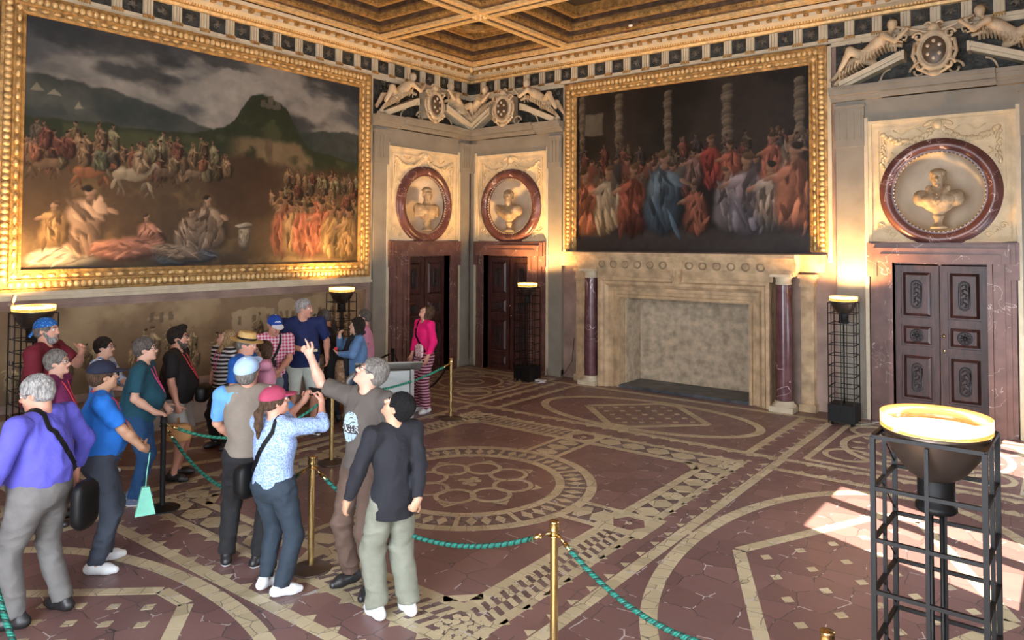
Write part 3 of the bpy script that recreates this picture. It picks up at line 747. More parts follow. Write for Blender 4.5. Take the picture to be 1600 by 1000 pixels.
# ------------------------------------------------------------ picture frames
def rect_path(x0, x1, z0, z1):
    # corners with mitred out-directions (local wall coordinates, profile 'out' runs away from the opening)
    return [((x0,0,z0),(-1,0,-1),(0,-1,0)),((x1,0,z0),(1,0,-1),(0,-1,0)),((x1,0,z1),(1,0,1),(0,-1,0)),((x0,0,z1),(-1,0,1),(0,-1,0))]
def picture(name, label, x0, x1, z0, z1, sides, colfun, cm, nx, nz, rotz=0, bottom=True):
    t = thing(name, label, 'painting', ((0,0,0)), rotz)
    paint_plane('canvas', x0-.02, x1+.02, z0-.02, z1+.02, -.05, nx, nz, colfun, cm, t)
    pr = [(0,.05),(.0,.09),(.035,.10),(.045,.075),(.11,.085),(.12,.11),(.14,.11),(.15,.08),(.235,.08),(.245,.10),(.28,.09),(.285,0)]
    fr = MB(); P = rect_path(x0, x1, z0, z1)
    if bottom: fr.sweep(pr, P, closed=True)
    else: fr.sweep(pr, [((x1,0,z0),(1,0,0),(0,-1,0)),P[2],P[3],((x0,0,z0),(-1,0,0),(0,-1,0))])
    fr.build('frame', M_golddark, t)
    # gadrooned roll of egg-shaped lobes and an inner row of leaf bosses
    be = MB(); bo = MB()
    def run(a, b, n_, d):      # d = outward direction
        a, b = Vector(a), Vector(b)
        for i in range(n_):
            p = a+(b-a)*((i+.5)/n_); c = p+Vector(d)*.192; c.y = -.085
            T = (b-a).normalized(); w_ = (b-a).length/n_
            r = (w_*.46, .030, .046) if abs(T.x) > .5 else (.046, .030, w_*.46)
            be.ell(tuple(c), r, 7, 5)
        k = int(n_*.6)
        for i in range(k):
            p = a+(b-a)*((i+.5)/k); c = p+Vector(d)*.078; c.y = -.085; T = (b-a).normalized(); w_ = (b-a).length/k
            bo.ell(tuple(c), (w_*.36, .02, .026) if abs(T.x) > .5 else (.026, .02, w_*.36), 6, 4)
    e = .15
    nx_, nz_ = int((x1-x0+2*e)/.085), int((z1-z0+2*e)/.085)
    run((x0-e,0,z1),(x1+e,0,z1), nx_, (0,0,1)); run((x0,0,z0-(e if bottom else 0)),(x0,0,z1+e), nz_, (-1,0,0)); run((x1,0,z0-(e if bottom else 0)),(x1,0,z1+e), nz_, (1,0,0))
    if bottom: run((x0-e,0,z0),(x1+e,0,z0), nx_, (0,0,-1))
    be.build('gadroon_moulding', M_gold, t); bo.build('leaf_moulding', M_gold, t)
    return t
picture('painting', 'huge gilt-framed battle landscape on the left wall above the visitors', -8.83, -3.27, 2.32, 5.62, 4, paint_left, M_canvA, 560, 340, PI/2)
picture('painting', 'dark gilt-framed painting of a robed assembly hanging above the fireplace', 2.88, 7.36, 2.56, 5.62, 3, paint_back, M_canvB, 480, 340, 0, bottom=False)
# cream borders round the frames
def trim_obj(n_, mb, mats, loc=(0,0,0), rotz=0):
    o = mb.build('trim_%d' % n_, mats, loc=loc, rotz=rotz); o['kind'] = 'structure'; return o
tr = MB()
tr.box(-9.25,-2.93,-.06,0,1.98,2.10); tr.box(-9.4,-2.93,-.09,0,1.93,1.98); tr.box(-2.99,-2.93,-.06,0,2.1,5.88); tr.box(-9.25,-9.13,-.06,0,2.1,5.88)
trim_obj(1, tr, M_creamtrim, rotz=PI/2)
tr = MB(); tr.box(2.55,2.61,-.06,0,2.5,5.86); tr.box(7.63,7.70,-.06,0,2.4,5.86); tr.box(2.55,7.7,-.05,0,5.89,5.92)
trim_obj(2, tr, M_creamtrim)
# the monochrome panel below the landscape, its stone dado and bench
t = thing('wall_fresco', 'brown monochrome fresco of a crowd and houses behind the visitors, under the landscape', 'fresco', (0,0,0), PI/2)
paint_plane('canvas', -9.2, -3.05, .62, 1.80, -.012, 520, 110, paint_low, M_canvC, t)
b = MB(); b.box(-9.25,-3.0,-.05,0,.56,.62); b.box(-9.25,-3.0,-.035,0,1.80,1.84); b.box(-3.05,-2.99,-.035,0,.62,1.80); b.build('frame', M_pink, t)
b = MB(); b.box(-13,-2.95,-.36,0,0,.44); b.box(-13,-2.93,-.40,0,.44,.50); trim_obj(3, b, M_plaster, rotz=PI/2)
o = MB(); o.box(0.0,.02,-.02,0,0,.12); 

# ------------------------------------------------------------ crowning frieze and cornice
def cornice(n_, x0, x1, first, pitch, count, rotz):
    m = MB()
    # architrave fascia, frieze ground
    pr = [(0,5.86),(.05,5.86),(.05,5.93),(.075,5.93),(.075,5.985),(.04,5.99),(.04,6.24),(.09,6.25),(.10,6.29),(.14,6.30),(.15,6.33),(.26,6.36),(.27,6.42),(.36,6.44),(.37,6.50),(.33,6.52)]
    m2 = [1,1,1,1,1,0,2,2,3,3,1,1,3,1,3]
    for k in range(len(pr)-1):
        (a, za), (b, zb) = pr[k], pr[k+1]
        ea, eb = (x1, x1) 
        ia, ib = x1-(a if n_ != 0 else 0), x1-(b if n_ != 0 else 0)
        if rotz: xa0, xb0, xa1, xb1 = x0, x0, x1-a, x1-b
        else: xa0, xb0, xa1, xb1 = x0+a, x0+b, x1, x1
        m._add([(xa0,-a,za),(xa1,-a,za),(xb1,-b,zb),(xb0,-b,zb)], [(0,1,2,3)], m2[k])
    o = m.build('trim_%d' % n_, [M_field, M_creamtrim, M_gold, M_golddark], rotz=rotz); o['kind'] = 'structure'
    # triglyph blocks with guttae, relief panels between, gilt brackets above
    g = MB(); r = MB(); q = MB()
    for i in range(count):
        x = first+pitch*i
        if not (x0+.06 < x < x1-.06): continue
        for s_ in (-1,0,1): g.box(x+s_*.046-.016, x+s_*.046+.016, -.085, -.03, 6.00, 6.235)
        g.box(x-.07, x+.07, -.065, -.03, 6.0, 6.235)
        q.box(x-.075, x+.075, -.10, -.03, 5.975, 5.998)
        for s_ in range(5): q.box(x-.07+s_*.035-.010, x-.07+s_*.035+.010, -.095, -.07, 5.945, 5.975)
        xm = x+pitch/2
        if xm < x1-.1:
            rr = random.Random(i)
            for k in range(5):
                a = rr.uniform(0,6.3); r.tube([(xm+.075*math.cos(a), -.045, 6.12+.07*math.sin(a)), (xm+.03*math.cos(a+1), -.055, 6.12+.03*math.sin(a+1)), (xm+.08*math.cos(a+2.4), -.045, 6.12+.07*math.sin(a+2.4))], .009, 5)
            r.ell((xm,-.05,6.12), (.03,.02,.035), 7, 5)
        for xb in (x, xm):
            if xb > x1-.2 or xb < x0+.2: continue
            q.box(xb-.035, xb+.035, -.33, -.20, 6.37, 6.425); q.ell((xb,-.31,6.385), (.03,.035,.03), 6, 4)
    o2 = g.build('triglyph', M_creamtrim, o); o2['kind'] = 'structure'
    o2 = q.build('gilt_bracket', M_golddark, o); o2['kind'] = 'structure'
    o2 = r.build('relief_ornament', mat('grey_relief', (.13,.115,.09), .6), o); o2['kind'] = 'structure'
    # row of gold beads under the corona
    bd = MB(); n = int((x1-x0-.2)/.05)
    for i in range(n):
        x = x0+.1+(x1-x0-.2)*(i+.5)/n; bd.box(x-.016, x+.016, -.155, -.12, 6.30, 6.335)
    o2 = bd.build('dentil_band', M_gold, o); o2['kind'] = 'structure'
cornice(4, -12.2, 0, -12.08+.0, .4375, 28, PI/2)
cornice(5, 0, 11.2, .43, .3975, 27, 0)

# ------------------------------------------------------------ coffered ceiling
cl = MB(); Z = 6.52
XB = [.33, 2.80, 7.60, 10.25]; YB = [-.36, -3.00, -6.6, -9.3, -12.2]
cl.box(-.5, 11.8, -14.6, .6, 7.25, 7.4, 2)
def beam(x0, x1, y0, y1, along_x):
    # moulded beam: wide gilt fillets either side of a dark carved centre
    if along_x:
        c = (y0+y1)/2; h = abs(y1-y0)/2
        cl.box(x0,x1,c-h,c+h,Z+.05,7.25,1); cl.box(x0,x1,c-h*.45,c+h*.45,Z+.02,Z+.06,2)
        for s_ in (-1,1): cl.box(x0,x1,c+s_*h*.9-.03,c+s_*h*.9+.03,Z-.0,Z+.06,3); cl.box(x0,x1,c+s_*h*.5-.02,c+s_*h*.5+.02,Z-.0,Z+.06,3)
    else:
        c = (x0+x1)/2; h = abs(x1-x0)/2
        cl.box(c-h,c+h,y0,y1,Z+.055,7.25,1); cl.box(c-h*.45,c+h*.45,y0,y1,Z+.025,Z+.06,2)
        for s_ in (-1,1): cl.box(c+s_*h*.9-.03,c+s_*h*.9+.03,y0,y1,Z+.005,Z+.06,3); cl.box(c+s_*h*.5-.02,c+s_*h*.5+.02,y0,y1,Z+.005,Z+.06,3)
for y in YB: beam(0, 11.2, y-.15, y+.15, True) if y != YB[0] else beam(0, 11.2, -.52, 0.0, True)
for x in XB: beam(x-.15, x+.15, -12.4, 0, False) if x != XB[0] else beam(0, .50, -12.4, 0, False)
cl.box(10.4, 11.3, -12.4, 0, Z+.05, 7.25, 2)
ceiling = cl.build('ceiling', [M_golddark, M_brown2, M_brown, M_gold]); ceiling['kind'] = 'structure'
pt = MB()
def coffer(x0, x1, y0, y1, shape, k):
    o = MB()
    steps = [(.0,Z+.10,.06,0),(.09,Z+.17,.05,2),(.16,Z+.24,.07,0),(.27,Z+.34,.06,2),(.38,Z+.40,.08,0)]
    for (d, z, w_, mi) in steps:
        a, b, c, e = x0+d, x1-d, y0+d, y1-d; top = 7.25
        for (p, q, r, s_) in ((a,b,c,c+w_),(a,b,e-w_,e),(a,a+w_,c+w_,e-w_),(b-w_,b,c+w_,e-w_)): o.box(p,q,r,s_,z,top,mi)
        # beading
        if mi == 0:
            n = int((b-a)/.09)
            for i in range(n): xx = a+(b-a)*(i+.5)/n; o.box(xx-.02,xx+.02,c+w_-.005,c+w_+.035,z+.02,z+.05,0); o.box(xx-.02,xx+.02,e-w_-.035,e-w_+.005,z+.02,z+.05,0)
            n = int((e-c)/.09)
            for i in range(n): yy = c+(e-c)*(i+.5)/n; o.box(a+w_-.005,a+w_+.035,yy-.02,yy+.02,z+.02,z+.05,0); o.box(b-w_-.035,b-w_+.005,yy-.02,yy+.02,z+.02,z+.05,0)
    cx, cy = (x0+x1)/2, (y0+y1)/2
    if shape == 'oct':
        r = min(x1-x0, y1-y0)/2-.50
        P = [(r*math.cos(PI/8+i*PI/4), r*math.sin(PI/8+i*PI/4)) for i in range(8)]
        for (sc, z, mi) in ((1.12,7.0,0),(1.0,7.03,0)):
            for i in range(8):
                a, b = P[i], P[(i+1)%8]; o.bar((cx+a[0]*sc,cy+a[1]*sc,z),(cx+b[0]*sc,cy+b[1]*sc,z),.09,.10,mi)
    o2 = o.build('coffer_moulding', [M_golddark, M_brown2, M_brown], ceiling); o2['kind'] = 'structure'
    # small figure painting in the bottom of the coffer
    def cf(u, v):
        n1 = fbm(u*5, v*5, 60+k); rgb = np.zeros(u.shape+(3,)); rgb[:] = (.05,.04,.035); rgb = mixc(rgb, (.16,.13,.10), sm(n1, .45, .65))
        rs = random.Random(k)
        for i in range(14):
            rgb = blob(rgb, u, v, rs.uniform(.2,.8), rs.uniform(.2,.8), rs.uniform(.05,.16), rs.uniform(.03,.08), rs.choice([(.30,.12,.07),(.32,.22,.13),(.10,.12,.15),(.36,.30,.20)]), 1, rs.uniform(-1.5,1.5))
        return rgb
    n = 60; u, v = np.meshgrid(np.linspace(0,1,n), np.linspace(0,1,n), indexing='ij'); rgb = np.clip(cf(u, v), .002, 1)
    V = np.stack([x0+.4+(x1-x0-.8)*u, y1-.4-(y1-y0-.8)*v, np.full_like(u, 7.12)], -1).reshape(-1,3)
    i, j = np.meshgrid(np.arange(n-1), np.arange(n-1), indexing='ij'); a = (i*n+j).ravel(); Q = np.stack([a, a+n, a+n+1, a+1], 1)
    pp = mesh_np('coffer_painting', V, Q, M_canvB, ceiling, smooth=False); pp['kind'] = 'structure'
    at = pp.data.color_attributes.new('paint', 'FLOAT_COLOR', 'POINT'); C4 = np.ones((len(V),4), dtype=np.float32); C4[:,:3] = rgb.reshape(-1,3); at.data.foreach_set('color', C4.ravel())
k = 0
for i in range(3):
    for j in range(4):
        x0, x1 = XB[i]+.15, XB[i+1]-.15; y1, y0 = YB[j]-.15, YB[j+1]+.15
        coffer(x0, x1, y0, y1, 'oct' if i != 1 else 'rect', k); k += 1
# gilt star bosses where the beams cross
for x in XB[1:2]:
    for y in YB[1:2]:
        b = MB()
        for q in range(8): a = q*PI/4; b.ell((x+.09*math.cos(a), y+.09*math.sin(a), Z+.0), (.05,.03,.03), 7, 5, R=Matrix.Rotation(a, 3, 'Z'))
        b.ell((x,y,Z-.01), (.05,.05,.05), 8, 6)
        tag(b.build('ceiling_boss', M_gold), 'gilt star boss where the two ceiling beams cross, near the top edge', 'boss')
for (x, y) in ((.52,-.55),):
    b = MB(); b.lathe([(.0,-.09),(.03,-.07),(.05,-.02),(.05,.03)], (x-.15,y+.15,6.47), 8); tag(b.build('ceiling_boss', M_gold), 'small gilt pendant drop in the ceiling corner above the two oval niches', 'boss')
# round sensor on the ceiling beam
b = MB(); b.lathe([(.0,-.02),(.035,-.015),(.04,.01)], (4.62,-1.05,6.52), 14, axis='z')
tag(b.build('smoke_detector', mat('white_plastic', (.75,.75,.72), .4)), 'tiny round white detector on the ceiling above the dark painting', 'detector')
b = MB(); b.box(4.4,4.8,-1.06-.04,-1.06+.04,6.53,6.57); trim_obj(6, b, M_brown)

# ------------------------------------------------------------ door bays
def door_leaf(t, x0, x1, mir):
    w_ = x1-x0; lf = MB(); y = -.05
    lf.box(x0+.004, x1-.004, y, 0.0, 0, 2.40)
    st = .085
    pans = [(1.60,2.30),(1.18,1.50),(.38,1.06),(.06,.30)]
    for (x, z0_, x2, z1_) in ((x0+.004,0,x0+st,2.4),(x1-st,0,x1-.004,2.4)): lf.box(x, x2, y-.03, y, z0_, z1_)
    zz = [2.40]+[q for p in pans for q in (p[1], p[0])]+[0]
    for i in range(0, len(zz), 2): lf.box(x0+st, x1-st, y-.03, y, zz[i+1], zz[i])
    for (a, b) in pans:   # raised panel with bevelled edge
        X0, X1 = x0+st+.025, x1-st-.025
        lf._add([(X0,y,a+.025),(X1,y,a+.025),(X1,y,b-.025),(X0,y,b-.025),(X0+.04,y-.028,a+.065),(X1-.04,y-.028,a+.065),(X1-.04,y-.028,b-.065),(X0+.04,y-.028,b-.065)],
                [(4,5,6,7),(0,1,5,4),(1,2,6,5),(2,3,7,6),(3,0,4,7)])
    leaf = lf.build('door_leaf', M_wood, t)
    cx = (x0+x1)/2
    for (a, b) in ((1.60,2.30),(.38,1.06)):
        zc = (a+b)/2; o = MB(); hh, r = .20, .062
        P = []
        for i in range(13): an = PI*i/12; P.append((cx+r*math.cos(an), y-.045, zc+hh-r+r*math.sin(an)))
        for i in range(13): an = PI+PI*i/12; P.append((cx+r*math.cos(an), y-.045, zc-hh+r+r*math.sin(an)))
        o.tube(P+[P[0]], .013, 6)
        for q in range(5):
            z = zc-.13+q*.065; s_ = 1 if q % 2 else -1
            o.tube([(cx+s_*.035*math.cos(k), y-.05, z+.032*math.sin(k)) for k in [j*.7 for j in range(8)]], .0085, 5)
            o.ell((cx-s_*.025, y-.045, z), (.016,.014,.02), 6, 4)
        o.build('carved_panel', M_iron, leaf)
    o = MB(); z = 1.34; o.lathe([(.095,.0),(.095,.02),(.08,.03),(.07,.02)], (cx,y-.025,z), 20, axis='y'); 
    for q in range(8): a = q*PI/4; o.ell((cx+.042*math.cos(a), y-.05, z+.042*math.sin(a)), (.026,.014,.013), 6, 4, R=Matrix.Rotation(-a, 3, 'Y'))
    o.ell((cx,y-.06,z), (.02,.02,.02), 7, 5); o.build('rosette', M_iron, leaf)
    return leaf
def bay(idx, loc, rotz, hw, pil_l, pil_r, names):
    # ---- door with its stepped marble surround
    t = root_struct('door_%d' % idx, loc, rotz)
    f = MB(); W2 = hw-.02
    steps = [(W2,.10,0),(W2-.06,.15,0),(W2-.13,.19,0),(W2-.27,.23,0)]
    ow = .60
    for s_ in (-1,1):
        for i, (x, d, z0_) in enumerate(steps):
            xi = ow; a, b = sorted((s_*x, s_*xi)); f.box(a if 1 else 0, b, -d, 0, 0, 2.42-.0*i)
        a, b = sorted((s_*(ow+.06), s_*ow)); f.box(a, b, -.26, -.04, 0, 2.42)
    for (x, z1_, d) in ((W2+.04,2.72,.16),(W2,2.70,.20),(W2-.06,2.64,.24),(W2-.16,2.55,.26)):
        f.box(-x, x, -d, 0, 2.42, z1_)
    for s_ in (-1,1):   # crossettes
        a, b = sorted((s_*(W2+.04), s_*(W2-.10))); f.box(a, b, -.16, 0, 2.20, 2.42)
    f.box(-ow, ow, -.08, 0, 2.38, 2.44)
    f.build('marble_surround', M_lintel, t)
    l1 = door_leaf(t, -ow, -.012, 1); l2 = door_leaf(t, .012, ow, -1)
    kn = MB(); kn.ell((.045,-.125,1.36), (.022,.026,.022), 8, 6); kn.lathe([(.012,0),(.012,.05)], (.045,-.08,1.36), 8, axis='y'); kn.build('door_knob', M_brass, l2)
    kn = MB(); kn.ell((.045,-.085,1.14), (.014,.010,.022), 8, 6); kn.build('keyhole_plate', M_brass, l2)
    # ---- grey pilasters, entablature
    g = MB()
    g.box(-hw, hw, -.07, 0, 4.60, 4.66)
    for (x0, x1) in (pil_l, pil_r):
        if x1-x0 < .02: continue
        g.box(x0, x1, -.08, 0, 0, 4.22); g.box(x0-.0, x1, -.12, 0, 4.22, 4.88); g.box(x0-.015, x1+.015, -.14, 0, 4.84, 4.88)
        n = 4; 
        for k in range(n):
            c = x0+(x1-x0)*(k+.5)/n; g.box(c-.016, c+.016, -.135, -.11, 4.34, 4.78)
        g.box(x0, x1, -.10, 0, 0, .14)
    g.box(pil_l[0], pil_r[1], -.06, 0, 4.60, 4.95)
    a, b = pil_l[0]-.06, pil_r[1]+.06
    for (z0_, z1_, d) in ((4.95,5.0,.16),(5.0,5.03,.20),(5.03,5.10,.27),(5.10,5.16,.31)): g.box(a, b, -d, 0, z0_, z1_)
    for (z0_, z1_, d) in ((4.95,5.0,.20),(5.0,5.03,.24),(5.03,5.10,.31),(5.10,5.165,.36)): g.box(-hw*.78, hw*.78, -d, 0, z0_, z1_)
    o = trim_obj(10+idx, g, M_grey, loc, rotz)
    # thin pale strips beside door
    g = MB()
    for s_ in (-1,1):
        x0, x1 = sorted((s_*hw, s_*(hw+.055))); g.box(x0, x1, -.10, 0, 0.0, 4.66)
    trim_obj(20+idx, g, M_creamtrim, loc, rotz)
    # ---- stucco panel with oval niche
    t = thing('wall_niche', names['niche'], 'niche', (loc[0], loc[1], 2.74), rotz)
    p = MB(); zc = 3.47-2.74; H = 4.60-2.74; RX, RZ = .60, .60
    N = 48; ring = []; outer = []
    for k in range(N):
        a = 2*PI*k/N; c, s_ = math.cos(a), math.sin(a); ring.append((RX*c, -.05, zc+RZ*s_))
        tx = hw/abs(c) if abs(c) > 1e-6 else 1e9; tz = ((H-zc)/s_ if s_ > 0 else -zc/s_) if abs(s_) > 1e-6 else 1e9
        q = min(tx, tz); outer.append((q*c, -.05, zc+q*s_))
    p._add(ring+outer, [(k, (k+1)%N, N+(k+1)%N, N+k) for k in range(N)])
    # corner fill
    for (x0, x1) in ((-hw,-hw+.22),(hw-.22,hw)):
        for (z0_, z1_) in ((0,.16),(H-.3,H)): p.box(x0, x1, -.051, -.03, z0_, z1_)
    for (x0, x1, z0_, z1_) in ((-hw,hw,H-.05,H),(-hw,-hw+.05,.03,H-.05),(hw-.05,hw,.03,H-.05),(-hw,hw,0,.03)): p.box(x0, x1, -.085, -.02, z0_, z1_)
    iw = hw-.12
    for (x0, x1, z0_, z1_) in ((-iw,iw,H-.16,H-.13),(-iw,-iw+.03,H-1.1,H-.16),(iw-.03,iw,H-1.1,H-.16)): p.box(x0, x1, -.07, -.04, z0_, z1_)
    p.build('stucco_panel', M_cream, t)
    # garland: swags of fruit and ribbon hung from a winged head
    rr = random.Random(idx)
    for s_ in (-1,1):
        g = MB(); pts = []
        for k in range(25):
            u_ = k/24; x = s_*(.08+(iw-.16)*u_); z = H-.20-.20*4*u_*(1-u_)*(.75)-.02*u_; pts.append((x,z))
            g.ell((x+rr.uniform(-.01,.01), -.065, z+rr.uniform(-.02,.02)), (.038,.040,.038), 6, 4)
            g.ell((x+rr.uniform(-.02,.02), -.06, z+rr.uniform(-.04,.04)), (.026,.030,.026), 6, 4)
        for k in range(16):
            g.ell((s_*(iw-.085)+rr.uniform(-.03,.03), -.06, H-.25-k*.032), (.026,.02,.028), 6, 4)
        g.tube([(s_*(.1+.5*k/10), -.06, H-.19-.05*math.sin(k*1.0)) for k in range(11)], .012, 5)
        g.tube([(s_*(iw-.2)+.05*math.sin(k*.9), -.06, H-.50-.03*k) for k in range(9)], .011, 5)
        g.ell((s_*.12, -.07, H-.10), (.09,.03,.035), 8, 5, R=Matrix.Rotation(s_*.5, 3, 'Y'))
        g.build('garland_relief', M_cream, t); g = MB()
        # scrolls at the bottom corners
        for q in range(3):
            cx, cz = s_*(hw-.16-.09*q), .10+.09*(2-q)*.7
            g.tube([(cx+(.055-.004*k)*math.cos(k*.75), -.058, cz+(.055-.004*k)*math.sin(k*.75)) for k in range(11)], .010, 5)
        g.build('scroll_relief', M_cream, t)
    g = MB()
    g.ell((0,-.09,H-.13), (.065,.05,.075), 10, 8); g.tube([(.07*math.cos(k*.4), -.08, H-.13+.08*math.sin(k*.4)) for k in range(17)], .015, 6)
    g.build('winged_head', M_cream, t)
    nb = MB()
    prof = [(.60,.03)]+[(.60*math.cos(k*PI/2/10), -.06-.42*math.sin(k*PI/2/10)) for k in range(11)]
    nb.lathe(prof, (0,-.05,zc), 48, axis='y'); nb.build('niche_shell', M_niche, t)
    rg = MB(); rg.lathe([(.585,.0),(.585,.05),(.60,.07),(.615,.05),(.64,.09),(.70,.115),(.76,.09),(.775,.05),(.79,.06),(.80,.0)], (0,-.05,zc), 56, axis='y')
    rg.build('marble_ring', M_purple, t)
    bd = MB(); bd.lathe([(.582,.04),(.59,.055),(.60,.05)], (0,-.05,zc), 56, axis='y')
    for k in range(64): a = 2*PI*k/64; bd.ell((.59*math.cos(a), -.11, zc+.59*math.sin(a)), (.014,.014,.014), 6, 4)
    bd.build('bead_moulding', M_creamtrim, t)
    pediment(idx, loc, rotz, hw, pil_l, pil_r, names)
def bust(kind, loc, rotz, label):
    t = thing('portrait_bust', label, 'bust', loc, rotz)
    s = SDF((-.42,-.30,-.02), (.42,.30,1.0), .011)
    s.cap((0,0,.16), (0,0,.30), .055, .07, .03)
    s.ell((0,0,.36), (.20,.12,.13), .05); s.ell((0,.0,.46), (.27,.125,.11), .06)
    for q in (-1,1): s.ell((q*.23,.01,.45), (.10,.10,.12), .04); s.ell((q*.09,-.09,.42), (.09,.05,.07), .04)
    s.cap((0,0,.50), (0,-.01,.64), .075, .066, .05)
    tw = {'roman': -.35, 'beard': .45, 'cap': 0.0}[kind]
    R = np.array([[math.cos(tw),-math.sin(tw),0],[math.sin(tw),math.cos(tw),0],[0,0,1]]); K = 1.18
    def H(x, y, z): return tuple(R@np.array([x,y,z])*K+np.array([0,-.02,.745]))
    def hell(c, r, k=.02, op='add'): s.ell(H(*c), tuple(q*K for q in r), k, op, R=R)
    hell((0,.012,.02), (.080,.098,.092)); hell((0,-.030,-.04), (.062,.068,.085), .03)
    s.cap(H(0,-.088,.01), H(0,-.120,-.028), .011, .018, .012); s.cap(H(-.036,-.082,.028), H(.036,-.082,.028), .015, .015, .015)
    for q in (-1,1): hell((q*.032,-.100,.006), (.018,.016,.013), .008, 'sub'); hell((q*.082,0,-.01), (.014,.022,.034), .01)
    s.cap(H(-.02,-.094,-.058), H(.02,-.094,-.058), .009, .009, .01); hell((0,-.085,-.098), (.026,.02,.022), .02)
    if kind == 'roman':
        for k in range(60):
            a = k*2.4; r = math.sqrt(k/60); hell((.082*r*math.cos(a), .018+.095*r*math.sin(a), .03+.095*math.sqrt(max(0,1-r*r*.8))), (.017,.017,.015), .006)
        for q in (-1,1):
            for k in range(6): s.cap((q*(.16+.028*k),-.05+.01*k,.44), (q*(.17+.032*k),-.07+.012*k,.31), .020, .017, .008)
        for k in range(7): s.cap((-.12+.04*k,-.10,.33), (-.12+.04*k,-.09,.25), .019, .016, .008)
        s.cap((-.13,-.10,.50), (.13,-.10,.50), .02, .02, .02)
    if kind == 'beard':
        hell((0,-.06,-.105), (.055,.05,.075), .02); s.cap((-.24,-.06,.52), (.10,-.15,.36), .06, .07, .03); s.cap((.2,-.04,.5), (.12,-.13,.30), .05, .05, .03)
        s.ell((.06,-.19,.36), (.055,.02,.055), .01); hell((0,.03,.045), (.092,.098,.082), .01)
    if kind == 'cap':
        hell((0,.015,.055), (.094,.108,.062), .012)
        for q in (-1,1): s.cap((q*.12,-.03,.60), (q*.03,-.15,.40), .04, .025, .015); s.ell((q*.16,-.09,.42), (.06,.035,.06), .012); s.cap((q*.10,.05,.60), (q*.13,-.04,.58), .035, .03, .02)
        for k in range(5): s.ell((0,-.145,.50-.04*k), (.012,.012,.012), .004)
    s.wrinkle(.004, 18, 18, 14, 4)
    s.cutz(.18, False)
    V, Q = s.mesh(); b_ = mesh_np('bust_body', V, Q, M_bust, t)
    m = MB(); m.lathe([(.0,.0),(.11,.0),(.11,.025),(.09,.04),(.055,.07),(.05,.11),(.065,.15),(.08,.19),(.05,.21),(0,.21)], (0,0,0), 20); m.build('socle', M_bust, t)
    return t
def reclining(s_, zb, cx):
    """a reclining nude youth on the sloping cornice, leaning toward the cartouche; s_ = side"""
    s = SDF((-1.75,-.50,5.0), (1.75,.15,6.2), .022) if False else SDF((min(0,s_*1.5)-.05,-.55,5.05), (max(0,s_*1.5)+.05,.12,6.15), .018)
    X = lambda x: s_*x
    hip = (X(.98),-.20,5.60); chest = (X(.74),-.24,5.78); sh1 = (X(.66),-.36,5.84); sh2 = (X(.64),-.12,5.86); neck = (X(.60),-.24,5.90); head = (X(.56),-.27,6.0)
    s.cap(hip, chest, .085, .10, .05); s.cap(sh1, sh2, .055, .055, .04); s.cap(chest, neck, .06, .04, .04)
    s.ell(head, (.062,.068,.08), .02); s.ell((head[0], head[1]+.02, head[2]+.025), (.07,.07,.07), .02)
    s.chain([hip, (X(1.15),-.30,5.70), (X(1.30),-.28,5.42)], [.08,.058,.035], .03); s.chain([(hip[0],-.14,5.58), (X(1.22),-.12,5.55), (X(1.42),-.16,5.32)], [.075,.052,.032], .03)
    s.cap((X(1.42),-.16,5.32), (X(1.47),-.22,5.28), .03, .02, .01)
    s.chain([sh1, (X(.50),-.42,5.72), (X(.36),-.40,5.86)], [.045,.035,.024], .02); s.chain([sh2, (X(.78),-.08,5.70), (X(.86),-.12,5.55)], [.045,.035,.024], .02)
    s.ell((X(.34),-.40,5.88), (.035,.02,.03), .01); s.cap((X(.85),-.12,5.5), (X(1.05),-.30,5.52), .05, .03, .04)
    s.wrinkle(.004, 14, 14, 14, 2); s.cutp((0,-.012,0), (0,1,0))
    return s.mesh()
